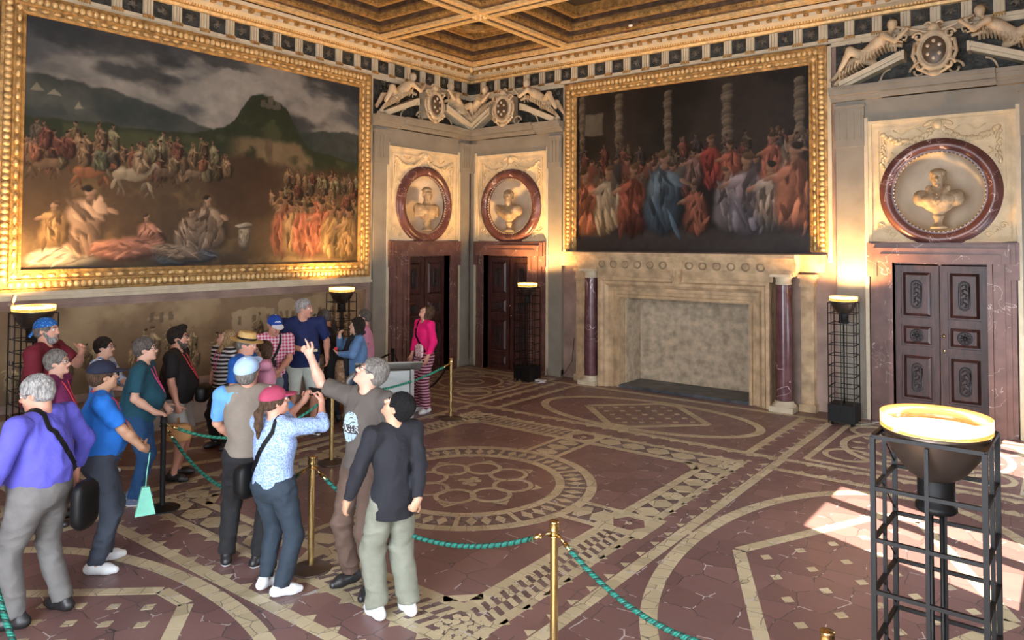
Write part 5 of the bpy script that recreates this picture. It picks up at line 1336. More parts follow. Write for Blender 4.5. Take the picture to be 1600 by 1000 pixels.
def person(name_lbl, pos, a, height=1.75, w=1.0, belly=0.0, lean=(0,0), head=(0,0), hs=1.00, tilt=0, feet=None, R=None, L=None, shirt=None, trousers=None, shoes=None,
           hair=('short','grey'), hat=None, tone='light', glasses=None, beard=None, lanyard=None, strap=None, h=.0105, female=False, seed=1, vest=None, hipshift=0, collar=False, group=None):
    """a = direction faced, measured from the picture's rightward direction, anticlockwise seen from above"""
    S = height/1.75; t = thing('person', name_lbl, 'person', (*pos, 0), math.radians(37.36+a-90))
    h = h/S
    lx, ly = lean; sw = (.185 if not female else .160)*w; hw = .095*(w*.5+.5)
    feet = feet or [(-.12,.0,12),(.12,.02,-12)]      # left, right: x, y, toe-out
    hipc = np.array([hipshift,-.0,.94]); shc = np.array([lx,ly,1.43]); 
    yaw, pit = math.radians(head[0]), math.radians(head[1]); ti = math.radians(tilt)
    hy = np.array([-math.sin(yaw)*math.cos(pit), math.cos(yaw)*math.cos(pit), math.sin(pit)]); hx = np.array([math.cos(yaw), math.sin(yaw), 0]); hz_ = np.cross(hx, hy)
    hx, hz_ = hx*math.cos(ti)+hz_*math.sin(ti), hz_*math.cos(ti)-hx*math.sin(ti)
    HR = np.column_stack([hx, hy, hz_]); npv = np.array([lx,ly+.005,1.525]); hc = npv+HR@np.array([0,.018,.098])*hs
    def H(x, y, z): return hc+HR@(np.array([x,y,z])*hs)
    hips = [np.array([hipshift-hw,0,.91]), np.array([hipshift+hw,0,.91])]; sh = [shc+np.array([-sw,0,0]), shc+np.array([sw,0,0])]
    ank = [np.array([f[0],f[1],.085+(f[3] if len(f) > 3 else 0)]) for f in feet]
    fd = [np.array([math.sin(-math.radians(f[2])),math.cos(math.radians(f[2])),0]) for f in feet]
    knee = []; 
    for i in (0,1):
        k_, an = ik(hips[i], ank[i], .435, .42, fd[i]+np.array([0,.3,0])); knee.append(k_); ank[i] = an
    arms = []
    for i, sp in enumerate((L, R)):
        sp = dict(sp or {}); sx = -1 if i == 0 else 1
        tg = sp.get('to', (sx*(sw+.09), .03, .90)); pole = sp.get('pole', (sx*.35,-1,-.2)); e, wr = ik(sh[i], tg, .285, .255, pole)
        d = nv(sp['dir']) if 'dir' in sp else nv(wr-e); n = sp.get('palm', (-sx,0,0)); arms.append((sh[i], e, wr, d, n, sp.get('pose', 'relaxed')))
    P = [*ank, *knee, *sh, hc, *[q[1] for q in arms], *[q[2] for q in arms], *[q[2]+q[3]*.2 for q in arms]]
    lo = np.min(P, 0)-.24; hi = np.max(P, 0)+.24; lo[2] = -.03; lo[0] = min(lo[0], -.34); hi[0] = max(hi[0], .34); lo[1] = min(lo[1], -.28); hi[1] = max(hi[1], .30+belly)
    # ---- body (one continuous surface)
    s = SDF(lo, hi, h)
    s.cap(hipc, (lx*.6,ly*.6-.0,1.18), .115*w, .12*w, .06); s.ell((lx*.8,ly*.8,1.27), (.150*w,.100*w,.19), .06); s.ell(hipc, (.150*w,.10*w,.13), .05)
    s.cap(sh[0], sh[1], .055, .055, .05); s.cap((lx,ly-.005,1.42), npv+(hc-npv)*.35, .060, .054*hs, .045)
    for i in (0,1):
        s.cap(hips[i], knee[i], .080*w, .052, .04); s.cap(knee[i], ank[i], .050, .036, .03); s.ell(knee[i]+(ank[i]-knee[i])*.3-fd[i]*.015, (.050,.052,.10), .03)
        s.cap(ank[i]+np.array([0,0,-.03]), ank[i]+fd[i]*.13+np.array([0,0,-.05]), .036, .028, .03)
        A, E_, W_, d, n, pose = arms[i]; ff = .90 if female else 1.0
        s.cap(A, E_, .052*ff*(w*.4+.6), .040*ff, .04); s.cap(E_, E_+(W_-E_)*.35, .041*ff, .043*ff, .02); s.cap(E_+(W_-E_)*.3, W_, .043*ff, .027*ff, .02)
        add_hand(s, W_, d, n, i == 1, pose)
    # head with face
    def ell(c, r, k=.02, op='add'): s.ell(H(*c), tuple(q*hs for q in r), k, op, R=HR)
    def cp(c1, c2, r1, r2, k=.01, op='add'): s.cap(H(*c1), H(*c2), r1*hs, r2*hs, k, op)
    ell((0,-.012,.028), (.075,.094,.088)); ell((0,.022,-.032), (.060,.070,.082), .025); ell((0,.040,-.078), (.040,.045,.036), .03)
    cp((0,-.03,-.03), (0,-.02,-.10), .05, .05, .03)
    cp((0,.088,.012), (0,.110,-.024), .0085, .014, .012); ell((0,.104,-.030), (.019,.014,.011), .006); cp((-.036,.078,.026), (.036,.078,.026), .012, .012, .015)
    for q in (-1,1):
        ell((q*.031,.099,.008), (.017,.016,.012), .010, 'sub'); ell((q*.038,.062,-.028), (.024,.022,.024), .02)
        ell((q*.077,-.006,-.006), (.010,.020,.032), .008); ell((q*.080,.000,-.004), (.006,.010,.016), .006, 'sub')
    cp((-.022,.092,-.053), (.022,.092,-.053), .0075, .0075, .006); cp((-.018,.089,-.064), (.018,.089,-.064), .0085, .0085, .006); ell((0,.080,-.094), (.024,.020,.020), .015)
    V, Q = s.mesh()
    # lips as their own colour
    loc = (V-hc)@HR/hs; fc = loc[Q].mean(1); mi = ((np.abs(fc[:,0]) < .024) & (fc[:,1] > .083) & (np.abs(fc[:,2]+.058) < .0115+.0*fc[:,0])).astype(int)
    mesh_np('body', V*S, Q, [skin(tone), M_lip], t, mi)
    # eyes, brows
    for q in (-1,1):
        e = MB(); e.ell(tuple(H(q*.031,.0800,.007)*S), (.0135*S*hs,)*3, 10, 8); e.ell(tuple(H(q*.031,.0895,.007)*S), (.0060*S*hs,)*3, 8, 6, mi=1); e.build('eye', [M_eyew, M_iris], t)
    hm = HAIRM[hair[1]]
    e = MB()
    for q in (-1,1): e.tube([tuple(H(q*x,y,z)*S) for (x,y,z) in ((.014,.094,.026),(.031,.094,.032),(.048,.083,.026))], .0042*S, 6)
    e.build('eyebrow', hm if hair[1] not in ('silver','white') else HAIRM['grey'], t)
    # ---- hair
    if hair[0] != 'none':
        g = SDF(hc-.36 if hair[0] in ('long','pony') else hc-.17, hc+.17, h*.9); st = hair[0]
        def ge(c, r, k=.015, op='add'): g.ell(H(*c), tuple(q*hs for q in r), k, op, R=HR)
        th = .006 if st == 'buzz' else (.010 if hat else .014)
        ge((0,-.016,.030), (.075+th,.094+th,.088+th*1.1))
        if st in ('short','buzz'): ge((0,-.05,-.01), (.072,.065,.07))
        if st == 'quiff': ge((0,-.045,-.01), (.074,.065,.07)); ge((0,.05,.115), (.065,.05,.035), .02)
        if st == 'bob': ge((0,-.03,-.03), (.10,.085,.11), .03)
        if st == 'long': ge((0,-.035,-.03), (.100,.085,.11), .03); g.cap(H(-.06,-.03,-.06), H(-.08,-.02,-.19), .045, .035, .03); g.cap(H(.06,-.03,-.06), H(.08,-.02,-.19), .045, .035, .03); g.cap(H(0,-.07,-.05), H(0,-.09,-.20), .05, .045, .03)
        # open the face and the neck
        ge((0,.100,-.045), (.078,.085,.112), .006, 'sub')
        if st in ('short','buzz','quiff'):
            for q in (-1,1): ge((q*.085,.02,-.035), (.03,.045,.05), .006, 'sub')
            g.cutp(H(0,-.06,-.082), HR@np.array([0,.55,-1.0]))
        if st == 'pony': g.cutp(H(0,-.06,-.07), HR@np.array([0,.5,-1.0])); 
        if st == 'pony':
            b0 = H(0,-.10,.0); g.chain([b0, b0+np.array([.0,-.05,-.06]), b0+np.array([.01,-.06,-.16]), b0+np.array([.0,-.05,-.26])], [.026,.032,.030,.012], .02)
        if hat: ge((0,-.012,.13), (.2,.2,.082), .004, 'sub')
        g.wrinkle(.004 if hair[1] in ('black','dark') else .006, 42, 42, 15, seed)
        V, Q = g.mesh(); mesh_np('hair', V*S, Q, hm, t)
    if beard:
        g = SDF(hc-.16, hc+.16, h*.9)
        g.ell(H(0,.045,-.085), (.050*hs,.052*hs,.048*hs), .02, R=HR); g.ell(H(0,.085,-.045), (.034*hs,.02*hs,.010*hs), .008, R=HR)
        for q in (-1,1): g.cap(H(q*.068,.01,-.02), H(q*.045,.05,-.08), .013, .02, .02)
        g.ell(H(0,.108,-.060), (.016*hs,.02*hs,.008*hs), .004, 'sub', R=HR); g.wrinkle(.005, 60, 60, 40, 3)
        V, Q = g.mesh(); mesh_np('beard', V*S, Q, HAIRM[beard], t)
    if glasses:
        e = MB(); gm = M_black if glasses != 'sun' else M_black
        for q in (-1,1):
            e.tube([tuple(H(q*.033+.022*math.cos(k*PI/6),.106,.004+.017*math.sin(k*PI/6))*S) for k in range(13)], .0022*S, 5)
            e.tube([tuple(H(q*.054,.104,.010)*S), tuple(H(q*.080,.06,.012)*S), tuple(H(q*.084,-.01,.008)*S)], .0022*S, 5)
            if glasses == 'sun': e.ell(tuple(H(q*.033,.105,.004)*S), (.021*S*hs,.004*S,.016*S*hs), 10, 6, R=Matrix(HR.tolist()))
        e.tube([tuple(H(-.011,.108,.008)*S), tuple(H(.011,.108,.008)*S)], .0022*S, 5); e.build('glasses', gm, t)
    # ---- headgear
    if hat:
        kind, hmats = hat[0], hat[1]
        if kind == 'cap':
            rv = 1; g = SDF(hc-.24, hc+.24, h*.85); up = hat[3] if len(hat) > 3 else 0
            g.ell(H(0,-.012,.042), (.096*hs,.114*hs,.096*hs), .01, R=HR); g.cutp(H(0,0,.030+up), HR@np.array([0,.0,-1.0])+HR@np.array([0,-.12,0]))
            V, Q = g.mesh(); cp_ = mesh_np('cap', V*S, Q, hmats, t)
            g = SDF(hc-.26, hc+.26, h*.7); g.ell(H(0,.115,.030+up), (.075*hs,.085*hs,.013*hs), .004, R=HR@np.column_stack([(1,0,0),(0,math.cos(.14),-math.sin(.14)),(0,math.sin(.14),math.cos(.14))])); g.ell(H(0,.0,.01+up), (.088*hs,.100*hs,.08*hs), .004, 'sub', R=HR)
            V, Q = g.mesh(); mesh_np('cap_brim', V*S, Q, hat[2] if len(hat) > 2 and hat[2] else hmats, cp_)
            e = MB(); e.ell(tuple(H(0,-.012,.137)*S), (.010*S,.010*S,.006*S), 8, 5); 
            if len(hat) > 4:
                for k in range(5): e.ell(tuple(H(-.03+.015*k,.093,.078+.008*(k%2))*S), (.009*S,.006*S,.009*S), 7, 5)
            e.build('cap_badge', MATS.get('white_plastic'), cp_)
        if kind == 'bandana':
            g = SDF(hc-.2, hc+.2, h*.85); g.ell(H(0,-.014,.040), (.088*hs,.106*hs,.088*hs), .01, R=HR); g.cutp(H(0,0,.034), HR@np.array([0,.18,-1.0])); g.cap(H(0,-.10,.01), H(.02,-.15,-.05), .016, .012, .02); g.wrinkle(.004, 30, 30, 30, 2)
            V, Q = g.mesh(); mesh_np('bandana', V*S, Q, hmats, t)
        if kind == 'straw':
            e = MB(); e.M = Matrix(((*(HR[0]*S),0),(*(HR[1]*S),0),(*(HR[2]*S),0),(0,0,0,1))); e.M.translation = Vector(tuple(H(0,-.01,.05)*S))
            e.lathe([(.095,.0),(.098,.03),(.090,.085),(.075,.10),(.03,.088),(0,.085)], (0,0,0), 30, sy=1.15); e.lathe([(.094,.004),(.12,-.004),(.155,-.012),(.175,-.006),(.176,.0),(.155,-.006),(.12,.003),(.094,.012)], (0,0,0), 36, sy=1.12)
            o_ = e.build('straw_hat', hmats, t); e2 = MB(); e2.M = e.M; e2.lathe([(.097,.006),(.101,.008),(.102,.032),(.098,.034)], (0,0,0), 30, sy=1.15); e2.build('hat_band', M_black, o_)
    # ---- shirt
    def torso(g, grow, hem, long_=False):
        if hem < .90: g.ell((hipshift,-.005,hem+.10), (.155*w+grow+.012,.118*w+grow+.012,.30), .05)
        g.ell((lx*.8,ly*.8,1.27), (.160*w+grow,.112*w+grow,.20), .06); g.cap(hipc*1.0, (lx*.6,ly*.6,1.2), .120*w+grow, .125*w+grow, .06); g.ell((hipshift,0,.93), (.152*w+grow,.115*w+grow,.17), .05)
        if belly: g.ell((lx*.5,.05+ly*.5,1.10), (.155*w+grow,.10+belly+grow*.5,.17), .08)
        if female: 
            for q in (-1,1): g.ell((lx+q*.07,ly+.085,1.27), (.065,.05,.06), .05)
        g.cap(sh[0]+(0,0,.0), sh[1], .062+grow*.6, .062+grow*.6, .05); g.cap(sh[0]*.45+shc*.55+(0,0,.03), sh[1]*.45+shc*.55+(0,0,.03), .05+grow*.5, .05+grow*.5, .04)
    if shirt:
        sm_, slv, hem = shirt; g = SDF(lo, hi, h)
        torso(g, .010, hem)
        for i in (0,1):
            A, E_, W_, d, n, pose = arms[i]; r0 = .062*(w*.4+.6)
            if slv == 'short': e_ = A+(E_-A)*.78; g.cap(A, e_, r0+.006, r0+.004, .03, flat_b=True)
            elif slv == 'long': g.cap(A, E_, r0+.003, .060, .03); wr = E_+(W_-E_)*.97; g.cap(E_, wr, .060, .040, .03, flat_b=True)
            elif slv == 'mid': g.cap(A, E_, r0+.003, .060, .03); wr = E_+(W_-E_)*.35; g.cap(E_, wr, .053, .050, .03, flat_b=True)
        g.cap((lx,ly+.012,1.46), (lx,ly+.03,1.62), .064, .10, .006, 'sub')
        if collar:
            for q in (-1,1): g.cap((lx+q*.062,ly-.02,1.475), (lx+q*.03,ly+.075,1.445), .018, .016, .01)
            g.cap((lx-.06,ly-.03,1.48), (lx+.06,ly-.03,1.48), .020, .020, .01)
        g.wrinkle(.009, 9, 9, 6, seed); g.cutz(hem, False)
        V, Q = g.mesh(); top = mesh_np('shirt', V*S, Q, sm_, t); gsh = g
        if vest:
            g = SDF(lo, hi, h); torso(g, .022, hem-.01)
            for i in (0,1): g.ell(sh[i]+np.array([(-1,1)[i]*.060,0,-.03]), (.050,.10,.11), .01, 'sub')
            g.cap((lx,ly+.012,1.46), (lx,ly+.03,1.62), .066, .10, .006, 'sub'); g.wrinkle(.006, 8, 8, 5, seed+3); g.cutz(hem-.01, False)
            V, Q = g.mesh(); mesh_np('vest', V*S, Q, vest, t)
    else: gsh = s
    def on(x, z, front=True, off=.008):
        y = field_depth(gsh, x, z, front)
        if y is None: y = ly
        return (x*S, (y+(off if front else -off))*S, z*S)
    if lanyard:
        e = MB(); bx = lx*.8
        for q in (-1,1): e.tube([((lx+q*.062)*S,(ly-.04)*S,1.505*S),((lx+q*.07)*S,(ly+.02)*S,1.500*S), on(lx+q*.055,1.42), on(bx+q*.035,1.32), on(bx+q*.015,1.22), on(bx,1.15)], .0055*S, 6)
        e.tube([((lx-.062)*S,(ly-.04)*S,1.505*S),(lx*S,(ly-.07)*S,1.51*S),((lx+.062)*S,(ly-.04)*S,1.505*S)], .0055*S, 6); e.build('lanyard', lanyard, t)
    if strap:   # cross-body strap: from one shoulder down to the other hip, front and back
        sd_, smat = strap; e = MB(); q = sd_
        ft = [(lx-q*.085*1,1.475),(lx-q*.08,1.40),(lx-q*.03,1.28),(q*.06,1.12),(q*.15*w,.98)]; wd = .012
        xs_ = np.linspace(0, 1, 22); fx = np.interp(xs_, np.linspace(0,1,4), [p[0] for p in ft[1:]]); fz = np.interp(xs_, np.linspace(0,1,4), [p[1] for p in ft[1:]])
        F1 = [on(x, z, True, .012) for x, z in zip(fx, fz)][::-1]; B1 = [on(x, z, False, .012) for x, z in zip(fx, fz)]
        yf, yb = F1[-1][1], B1[0][1]; M1 = [((lx-q*.083)*S, yf+(yb-yf)*k, (1.40+.105*math.sin(math.pi*(.12+.76*k))+.012)*S) for k in (.15,.35,.5,.65,.85)]
        P = F1+M1+B1; nf = len(F1); nm = len(M1)
        e.sweep([(-.004,-.017),(.006,-.017),(.006,.017),(-.004,.017),(-.004,-.017)], [(Vector(p), (Vector((0,1,0)) if i < nf else Vector((0,1-2*(i-nf)/(nm-1),.8)).normalized() if i < nf+nm else Vector((0,-1,0))), Vector((.9,0,q*.5)).normalized()) for i, p in enumerate(P)])
        e.build('bag_strap', smat, t)
    # ---- trousers
    if trousers:
        tm, kind = trousers; g = SDF(lo, (hi[0],hi[1],1.15), h)
        g.ell((hipshift,0,.94), (.155*w+.006,.120*w+.004,.15), .05)
        if belly: g.ell((hipshift,.03,.99), (.15*w,.10+belly*.7,.08), .05)
        g.ell((hipshift,-.035,.90), (.135*w,.095*w,.11), .05)
        wid = 1.0 if kind != 'wide' else 1.25
        for i in (0,1):
            if kind == 'shorts': e_ = hips[i]+(knee[i]-hips[i])*.88; g.cap(hips[i], e_, .100*w, .095, .03, flat_b=True)
            else:
                e_ = ank[i]+(knee[i]-ank[i])*.06-np.array([0,0,.02]); g.cap(hips[i], knee[i], .098*w, .074*wid, .025); g.cap(knee[i], e_, .074*wid, .066*wid, .03, flat_b=True)
        g.cutz(1.02, True)
        if kind != 'shorts': g.wrinkle(.011, 7, 7, 11, seed+7)
        V, Q = g.mesh(); mesh_np('trousers' if kind != 'shorts' else 'shorts', V*S, Q, tm, t)
    # ---- shoes
    if shoes:
        sm1, sm2 = shoes
        for i in (0,1):
            A = ank[i]; f_ = fd[i]; b0 = np.array([A[0],A[1],0])-f_*.055; z0 = (feet[i][3] if len(feet[i]) > 3 else 0)
            g = SDF(b0-.12, b0+np.array([.2,.2,.16])+np.abs(f_)*.1+f_*.1, h*.8)
            g = SDF(np.minimum(b0, b0+f_*.25)-np.array([.07,.07,.02-z0]), np.maximum(b0, b0+f_*.25)+np.array([.07,.07,.15+z0]), h*.8)
            up = np.array([0,0,1.0])
            g.cap(b0+up*(.045+z0), b0+f_*.15+up*(.040+z0), .040, .047, .03); g.cap(b0+f_*.15+up*(.036+z0), b0+f_*.215+up*(.030+z0), .044, .030, .03); g.cap(b0+f_*.03+up*(.05+z0), b0+f_*.04+up*(.105+z0), .043, .042, .03, flat_b=True)
            g.cutz(z0+.001, False); V, Q = g.mesh(); fz = V[Q].mean(1)[:,2]; mi = (fz < z0+.028).astype(int); mesh_np('shoe', V*S, Q, [sm1, sm2], t, mi)
    t['S'] = S; del t['S']
    return t, dict(S=S, H=H, HR=HR, on=on, arms=arms, knee=knee, sh=sh)
def hold(t, pr, name, label, cat, build):
    """an object carried by a person: top-level, placed in the world where the person holds it"""
    mb = MB(); mb.M = Matrix.Translation(t.location) @ Matrix.Rotation(t.rotation_euler.z, 4, 'Z') @ Matrix.Scale(pr['S'], 4)
    mm = build(mb, pr); return tag(mb.build(name, mm), label, cat)
C = cloth
white = C('white_cloth', (.75,.77,.80)); wsh = (mat('white_trainer', (.72,.76,.78), .5, var=.05), mat('white_sole', (.80,.82,.85), .5)); bsh = (mat('black_shoe', (.02,.02,.022), .4), mat('black_sole', (.012,.012,.012), .6)); bwsh = (bsh[0], wsh[1])
RED = mat('red_lanyard', (.62,.04,.06), .6); PINKL = mat('pink_lanyard', (.65,.05,.20), .6)
people = []
def P_(*a, **k): r = person(*a, **k); people.append(r); return r
P_('man in maroon T-shirt, blue bandana and grey beard, standing at far left', (1.95,-9.22), 8, 1.86, w=1.28, belly=.08, head=(-6,2), hs=1.06, shirt=(C('maroon_cotton', (.15,.008,.022)),'short',.86), trousers=(C('dark_jeans', (.02,.03,.06)),'long'), shoes=bsh, hair=('short','grey'), hat=('bandana', pattern_cloth('blue_bandana','dots',(.01,.10,.38),(.10,.32,.60),45)), beard='silver', tone='ruddy', L=dict(to=(-.05,.33,1.40), pole=(-.6,.2,-1), dir=(.4,.3,.8), palm=(.9,-.2,0), pose='hold'), R=dict(to=(.26,.24,1.0), pole=(.5,-1,-.2), pose='relaxed'), h=.0125)
P_('grey-haired person with glasses in plum polo shirt, in front of the bandana man', (2.96,-9.49), 12, 1.64, w=1.1, belly=.05, head=(-5,4), hs=1.05, shirt=(C('plum_cotton', (.17,.018,.095)),'short',.88), collar=True, trousers=(C('dark_trousers', (.025,.025,.03)),'long'), shoes=bsh, hair=('short','grey'), glasses='clear', lanyard=RED, h=.012)
P_('heavy grey-haired man in violet-blue shirt and grey trousers, in the left foreground', (4.86,-10.29), 174, 1.73, w=1.30, belly=.13, head=(12,-14), hs=1.04, feet=[(-.13,.06,14),(.15,-.08,-14)], shirt=(C('violet_shirt', (.10,.095,.52)),'long',.98), collar=True, trousers=(C('grey_chinos', (.155,.15,.145)),'long'), shoes=bsh, hair=('short','silver'), glasses='clear', tone='ruddy', strap=(1, M_black), L=dict(to=(-.40,.13,.90), pole=(-.8,-.6,0), pose='fist', dir=(0,.1,-1)), R=dict(to=(.38,.02,.95), pole=(.8,-.6,0), pose='relaxed', dir=(0,.05,-1)), h=.0095)
P_('man in bright blue T-shirt, navy cap and dark trousers, standing side-on at left', (4.31,-9.66), 32, 1.69, w=1.18, belly=.07, head=(12,4), hs=1.04, feet=[(-.12,.05,6),(.13,-.02,-26)], shirt=(C('bright_blue_cotton', (.012,.16,.62)),'short',.93), trousers=(C('navy_slate_trousers', (.045,.058,.085)),'long'), shoes=wsh, hair=('short','brown'), hat=('cap', C('navy_cap', (.010,.013,.035)), None), glasses='sun', lanyard=RED, tone='tan', L=dict(to=(-.02,.30,1.02), pole=(-1,-.2,-.5), pose='hold', dir=(.8,.5,-.3), palm=(0,-1,0)), R=dict(to=(.12,.34,.97), pole=(1,-.3,-.6), pose='fold', dir=(-.6,.6,-.3), palm=(-.3,-.8,0)), h=.0095)
P_('person with short dark hair and glasses in white-and-blue top with a camera', (1.85,-8.58), 5, 1.58, female=True, head=(0,2), hs=1.06, shirt=(pattern_cloth('white_blue_print','voro',(.55,.62,.72),(.15,.28,.55),14),'mid',.9), trousers=(C('light_jeans', (.10,.16,.28)),'long'), shoes=wsh, hair=('short','dark'), glasses='clear', lanyard=RED, R=dict(to=(.10,.30,1.12), pole=(1,-.5,-.6), pose='hold', dir=(-.5,.8,.1), palm=(0,-1,.3)), L=dict(to=(-.06,.32,1.12), pole=(-1,-.5,-.6), pose='hold', dir=(.5,.8,.1), palm=(0,-1,.3)), h=.0125)
P_('grey-haired man in teal polo and blue jeans with one hand on the black post', (3.03,-8.73), 15, 1.69, w=1.15, belly=.09, head=(0,3), hs=1.04, lean=(0,.04), feet=[(-.12,-.05,6),(.12,.0,-10)], shirt=(C('teal_polo', (.006,.062,.095)),'short',.86), collar=True, trousers=(C('blue_jeans', (.012,.060,.16)),'long'), shoes=(C('grey_trainer', (.10,.13,.2)), wsh[1]), hair=('short','salt'), glasses='clear', lanyard=PINKL, R=dict(to=(.26,.22,1.00), pole=(.5,-1,-.2), pose='fold', dir=(0,1,-.25), palm=(0,0,-1)), L=dict(to=(-.2,.22,.98), pole=(-.6,-1,0)), h=.0105)
P_('dark-haired man with glasses in black T-shirt and pale shorts, beside the fresco', (2.58,-8.09), 8, 1.71, w=1.18, belly=.09, head=(0,4), hs=1.04, shirt=(C('black_cotton', (.008,.008,.009)),'short',.88), trousers=(C('pale_shorts', (.42,.42,.40)),'shorts'), shoes=bsh, hair=('quiff','dark'), glasses='clear', beard='salt', tone='ruddy', lanyard=RED, R=dict(to=(.27,.10,.86), pole=(.3,-1,0), pose='fist'), h=.0115)
P_('blond woman in sunglasses and black-and-white striped top, gazing up by the fresco', (1.85,-7.06), 240, 1.54, female=True, head=(-35,38), hs=1.06, shirt=(pattern_cloth('black_white_stripes','stripe',(.010,.010,.012),(.55,.55,.56),120),'short',.9), trousers=(C('black_trousers', (.01,.01,.012)),'long'), shoes=bsh, hair=('long','blond'), glasses='sun', lanyard=PINKL, h=.0125)
P_('man in straw hat and blue polo shirt with a pink lanyard', (3.30,-7.70), -5, 1.66, w=1.08, head=(0,-10), hs=1.05, shirt=(C('royal_blue_polo', (.006,.085,.36)),'short',.88), collar=True, trousers=(C('pale_green_shorts', (.36,.42,.38)),'shorts'), shoes=wsh, hair=('short','grey'), hat=('straw', mat('straw', (.62,.40,.15), .7, var=.12, bump=.5, bscale=80)), lanyard=PINKL, tone='ruddy', R=dict(to=(.2,.22,1.05)), h=.0115)
P_('brown-haired person in pink top holding a hand to the mouth beside the straw hat', (3.02,-7.22), 200, 1.50, female=True, head=(10,-5), hs=1.05, shirt=(C('pale_pink_top', (.60,.25,.36)),'short',.9), trousers=(C('dark_trousers', (.025,.025,.03)),'long'), shoes=bsh, hair=('bob','brown'), L=dict(to=(.0,.20,1.50), pole=(-1,.4,-.3), pose='fist', dir=(.6,-.1,.4), palm=(0,-1,0)), R=dict(to=(.05,.24,1.18), pole=(1,-.3,-.6)), h=.0125)
P_('man in blue cap and pink plaid shirt with a grey waist bag', (2.30,-6.62), 295, 1.72, w=1.05, head=(12,-16), hs=1.05, shirt=(pattern_cloth('pink_plaid','plaid',(.72,.60,.66),(.50,.015,.10),150),'short',.92), collar=True, trousers=(C('dark_blue_jeans', (.012,.028,.07)),'long'), shoes=bsh, hair=('buzz','white'), hat=('cap', C('royal_cap', (.008,.05,.30)), C('white_brim', (.7,.72,.75)), 0, 1), tone='ruddy', strap=(1, M_black), R=dict(to=(.06,.24,1.00), pole=(1,-.4,-.3), pose='fold', dir=(-.9,.2,-.3), palm=(0,-1,0)), L=dict(to=(-.04,.26,1.03), pole=(-1,-.4,-.3), pose='fold', dir=(.9,.2,-.3), palm=(0,-1,0)), h=.012)
P_('tall grey-haired man in navy T-shirt and white shorts, head turned right', (2.12,-6.03), 300, 1.90, w=1.22, belly=.08, head=(48,-4), hs=1.00, feet=[(-.15,0,12),(.15,0,-12)], shirt=(C('navy_cotton', (.006,.016,.085)),'short',.88), trousers=(C('white_shorts', (.55,.60,.55)),'shorts'), shoes=(bsh[0], wsh[1]), hair=('short','silver'), tone='ruddy', R=dict(to=(.04,.26,1.12), pole=(1,-.3,-.5), pose='fold', dir=(-.9,.2,.1), palm=(0,-1,0)), L=dict(to=(-.30,.10,.98), pole=(-.6,-1,0)), h=.012)
P_('person in black jacket bending forward behind the denim-jacket woman', (1.95,-5.31), 165, 1.68, lean=(0,.14), head=(0,-22), hs=1.05, shirt=(C('black_jacket', (.010,.010,.012)),'long',.82), trousers=(C('black_trousers', (.01,.01,.012)),'long'), shoes=bsh, hair=('short','salt'), tone='ruddy', R=dict(to=(.1,.38,1.05)), L=dict(to=(-.12,.40,1.08)), h=.0135)
P_('dark-haired woman in denim jacket and black scarf touching her mouth', (2.53,-5.37), 200, 1.60, female=True, w=1.05, head=(-8,4), hs=1.06, shirt=(C('denim_jacket', (.10,.20,.38)),'long',.84), trousers=(C('denim_jeans', (.06,.11,.2)),'long'), shoes=bsh, hair=('bob','dark'), glasses='clear', R=dict(to=(.05,.28,1.46), pole=(1,-.1,-1), pose='pinch', dir=(-.2,-.1,.9), palm=(-.4,-1,0)), L=dict(to=(-.14,.30,1.22), pole=(-1,-.2,-.6), pose='fold', dir=(.7,.5,.3), palm=(0,-.5,1)), h=.0125)
P_('grey-haired person in pale pink top, mostly hidden behind the denim-jacket woman', (1.84,-4.63), 190, 1.62, female=True, head=(0,0), hs=1.05, shirt=(C('pale_pink_top', (.60,.25,.36)),'short',.88), trousers=(C('dark_trousers', (.025,.025,.03)),'long'), shoes=bsh, hair=('short','salt'), h=.014)
P_('woman in bright pink top and striped trousers looking up by the left door', (2.50,-3.97), 222, 1.70, female=True, head=(-12,34), hs=1.04, feet=[(-.10,.02,14),(.09,.0,-14)], shirt=(C('hot_pink_knit', (.80,.006,.16)),'long',.98), trousers=(pattern_cloth('pink_stripes','stripe',(.10,.010,.035),(.62,.32,.42),135),'wide'), shoes=wsh, hair=('bob','brown'), strap=(-1, M_black), tone='ruddy', L=dict(to=(-.26,.12,.93), pole=(-.6,-1,0)), R=dict(to=(.25,.08,.9)), h=.013)
P_('man in light blue cap and beige vest seen from behind', (5.24,-8.88), 100, 1.73, w=1.12, head=(-14,24), hs=1.04, feet=[(-.17,.05,10),(.10,-.03,-30)], shirt=(C('sky_blue_shirt', (.12,.34,.75)),'short',.95), vest=C('beige_vest', (.215,.18,.145)), trousers=(C('black_trousers', (.01,.01,.012)),'long'), shoes=bwsh, hair=('short','grey'), hat=('cap', C('pale_blue_cap', (.38,.55,.80)), None), glasses='sun', tone='ruddy', L=dict(to=(-.16,.26,1.0), pole=(-1,-.3,-.2), pose='fold'), R=dict(to=(.18,.27,1.1), pole=(1,-.3,-.4), pose='fold'), h=.009)
P_('woman in red cap and pale blue patterned top holding up a phone', (5.81,-9.02), 62, 1.56, female=True, w=1.18, head=(-24,12), hs=1.06, feet=[(-.11,.02,4),(.12,-.02,-34)], shirt=(pattern_cloth('pale_blue_print','voro',(.36,.47,.72),(.17,.29,.58),80),'mid',.90), trousers=(C('slate_navy_trousers', (.022,.036,.055)),'long'), shoes=wsh, hair=('pony','brown'), hat=('cap', C('rose_red_cap', (.35,.045,.10)), None), tone='ruddy', strap=(-1, M_black), L=dict(to=(-.06,.42,1.56), pole=(-.6,.1,-1), pose='hold', dir=(.35,.25,.85), palm=(.8,-.2,-.1)), R=dict(to=(.16,.41,1.56), pole=(1,.0,-.7), pose='hold', dir=(-.35,.25,.85), palm=(-.8,-.2,-.1)), h=.009)
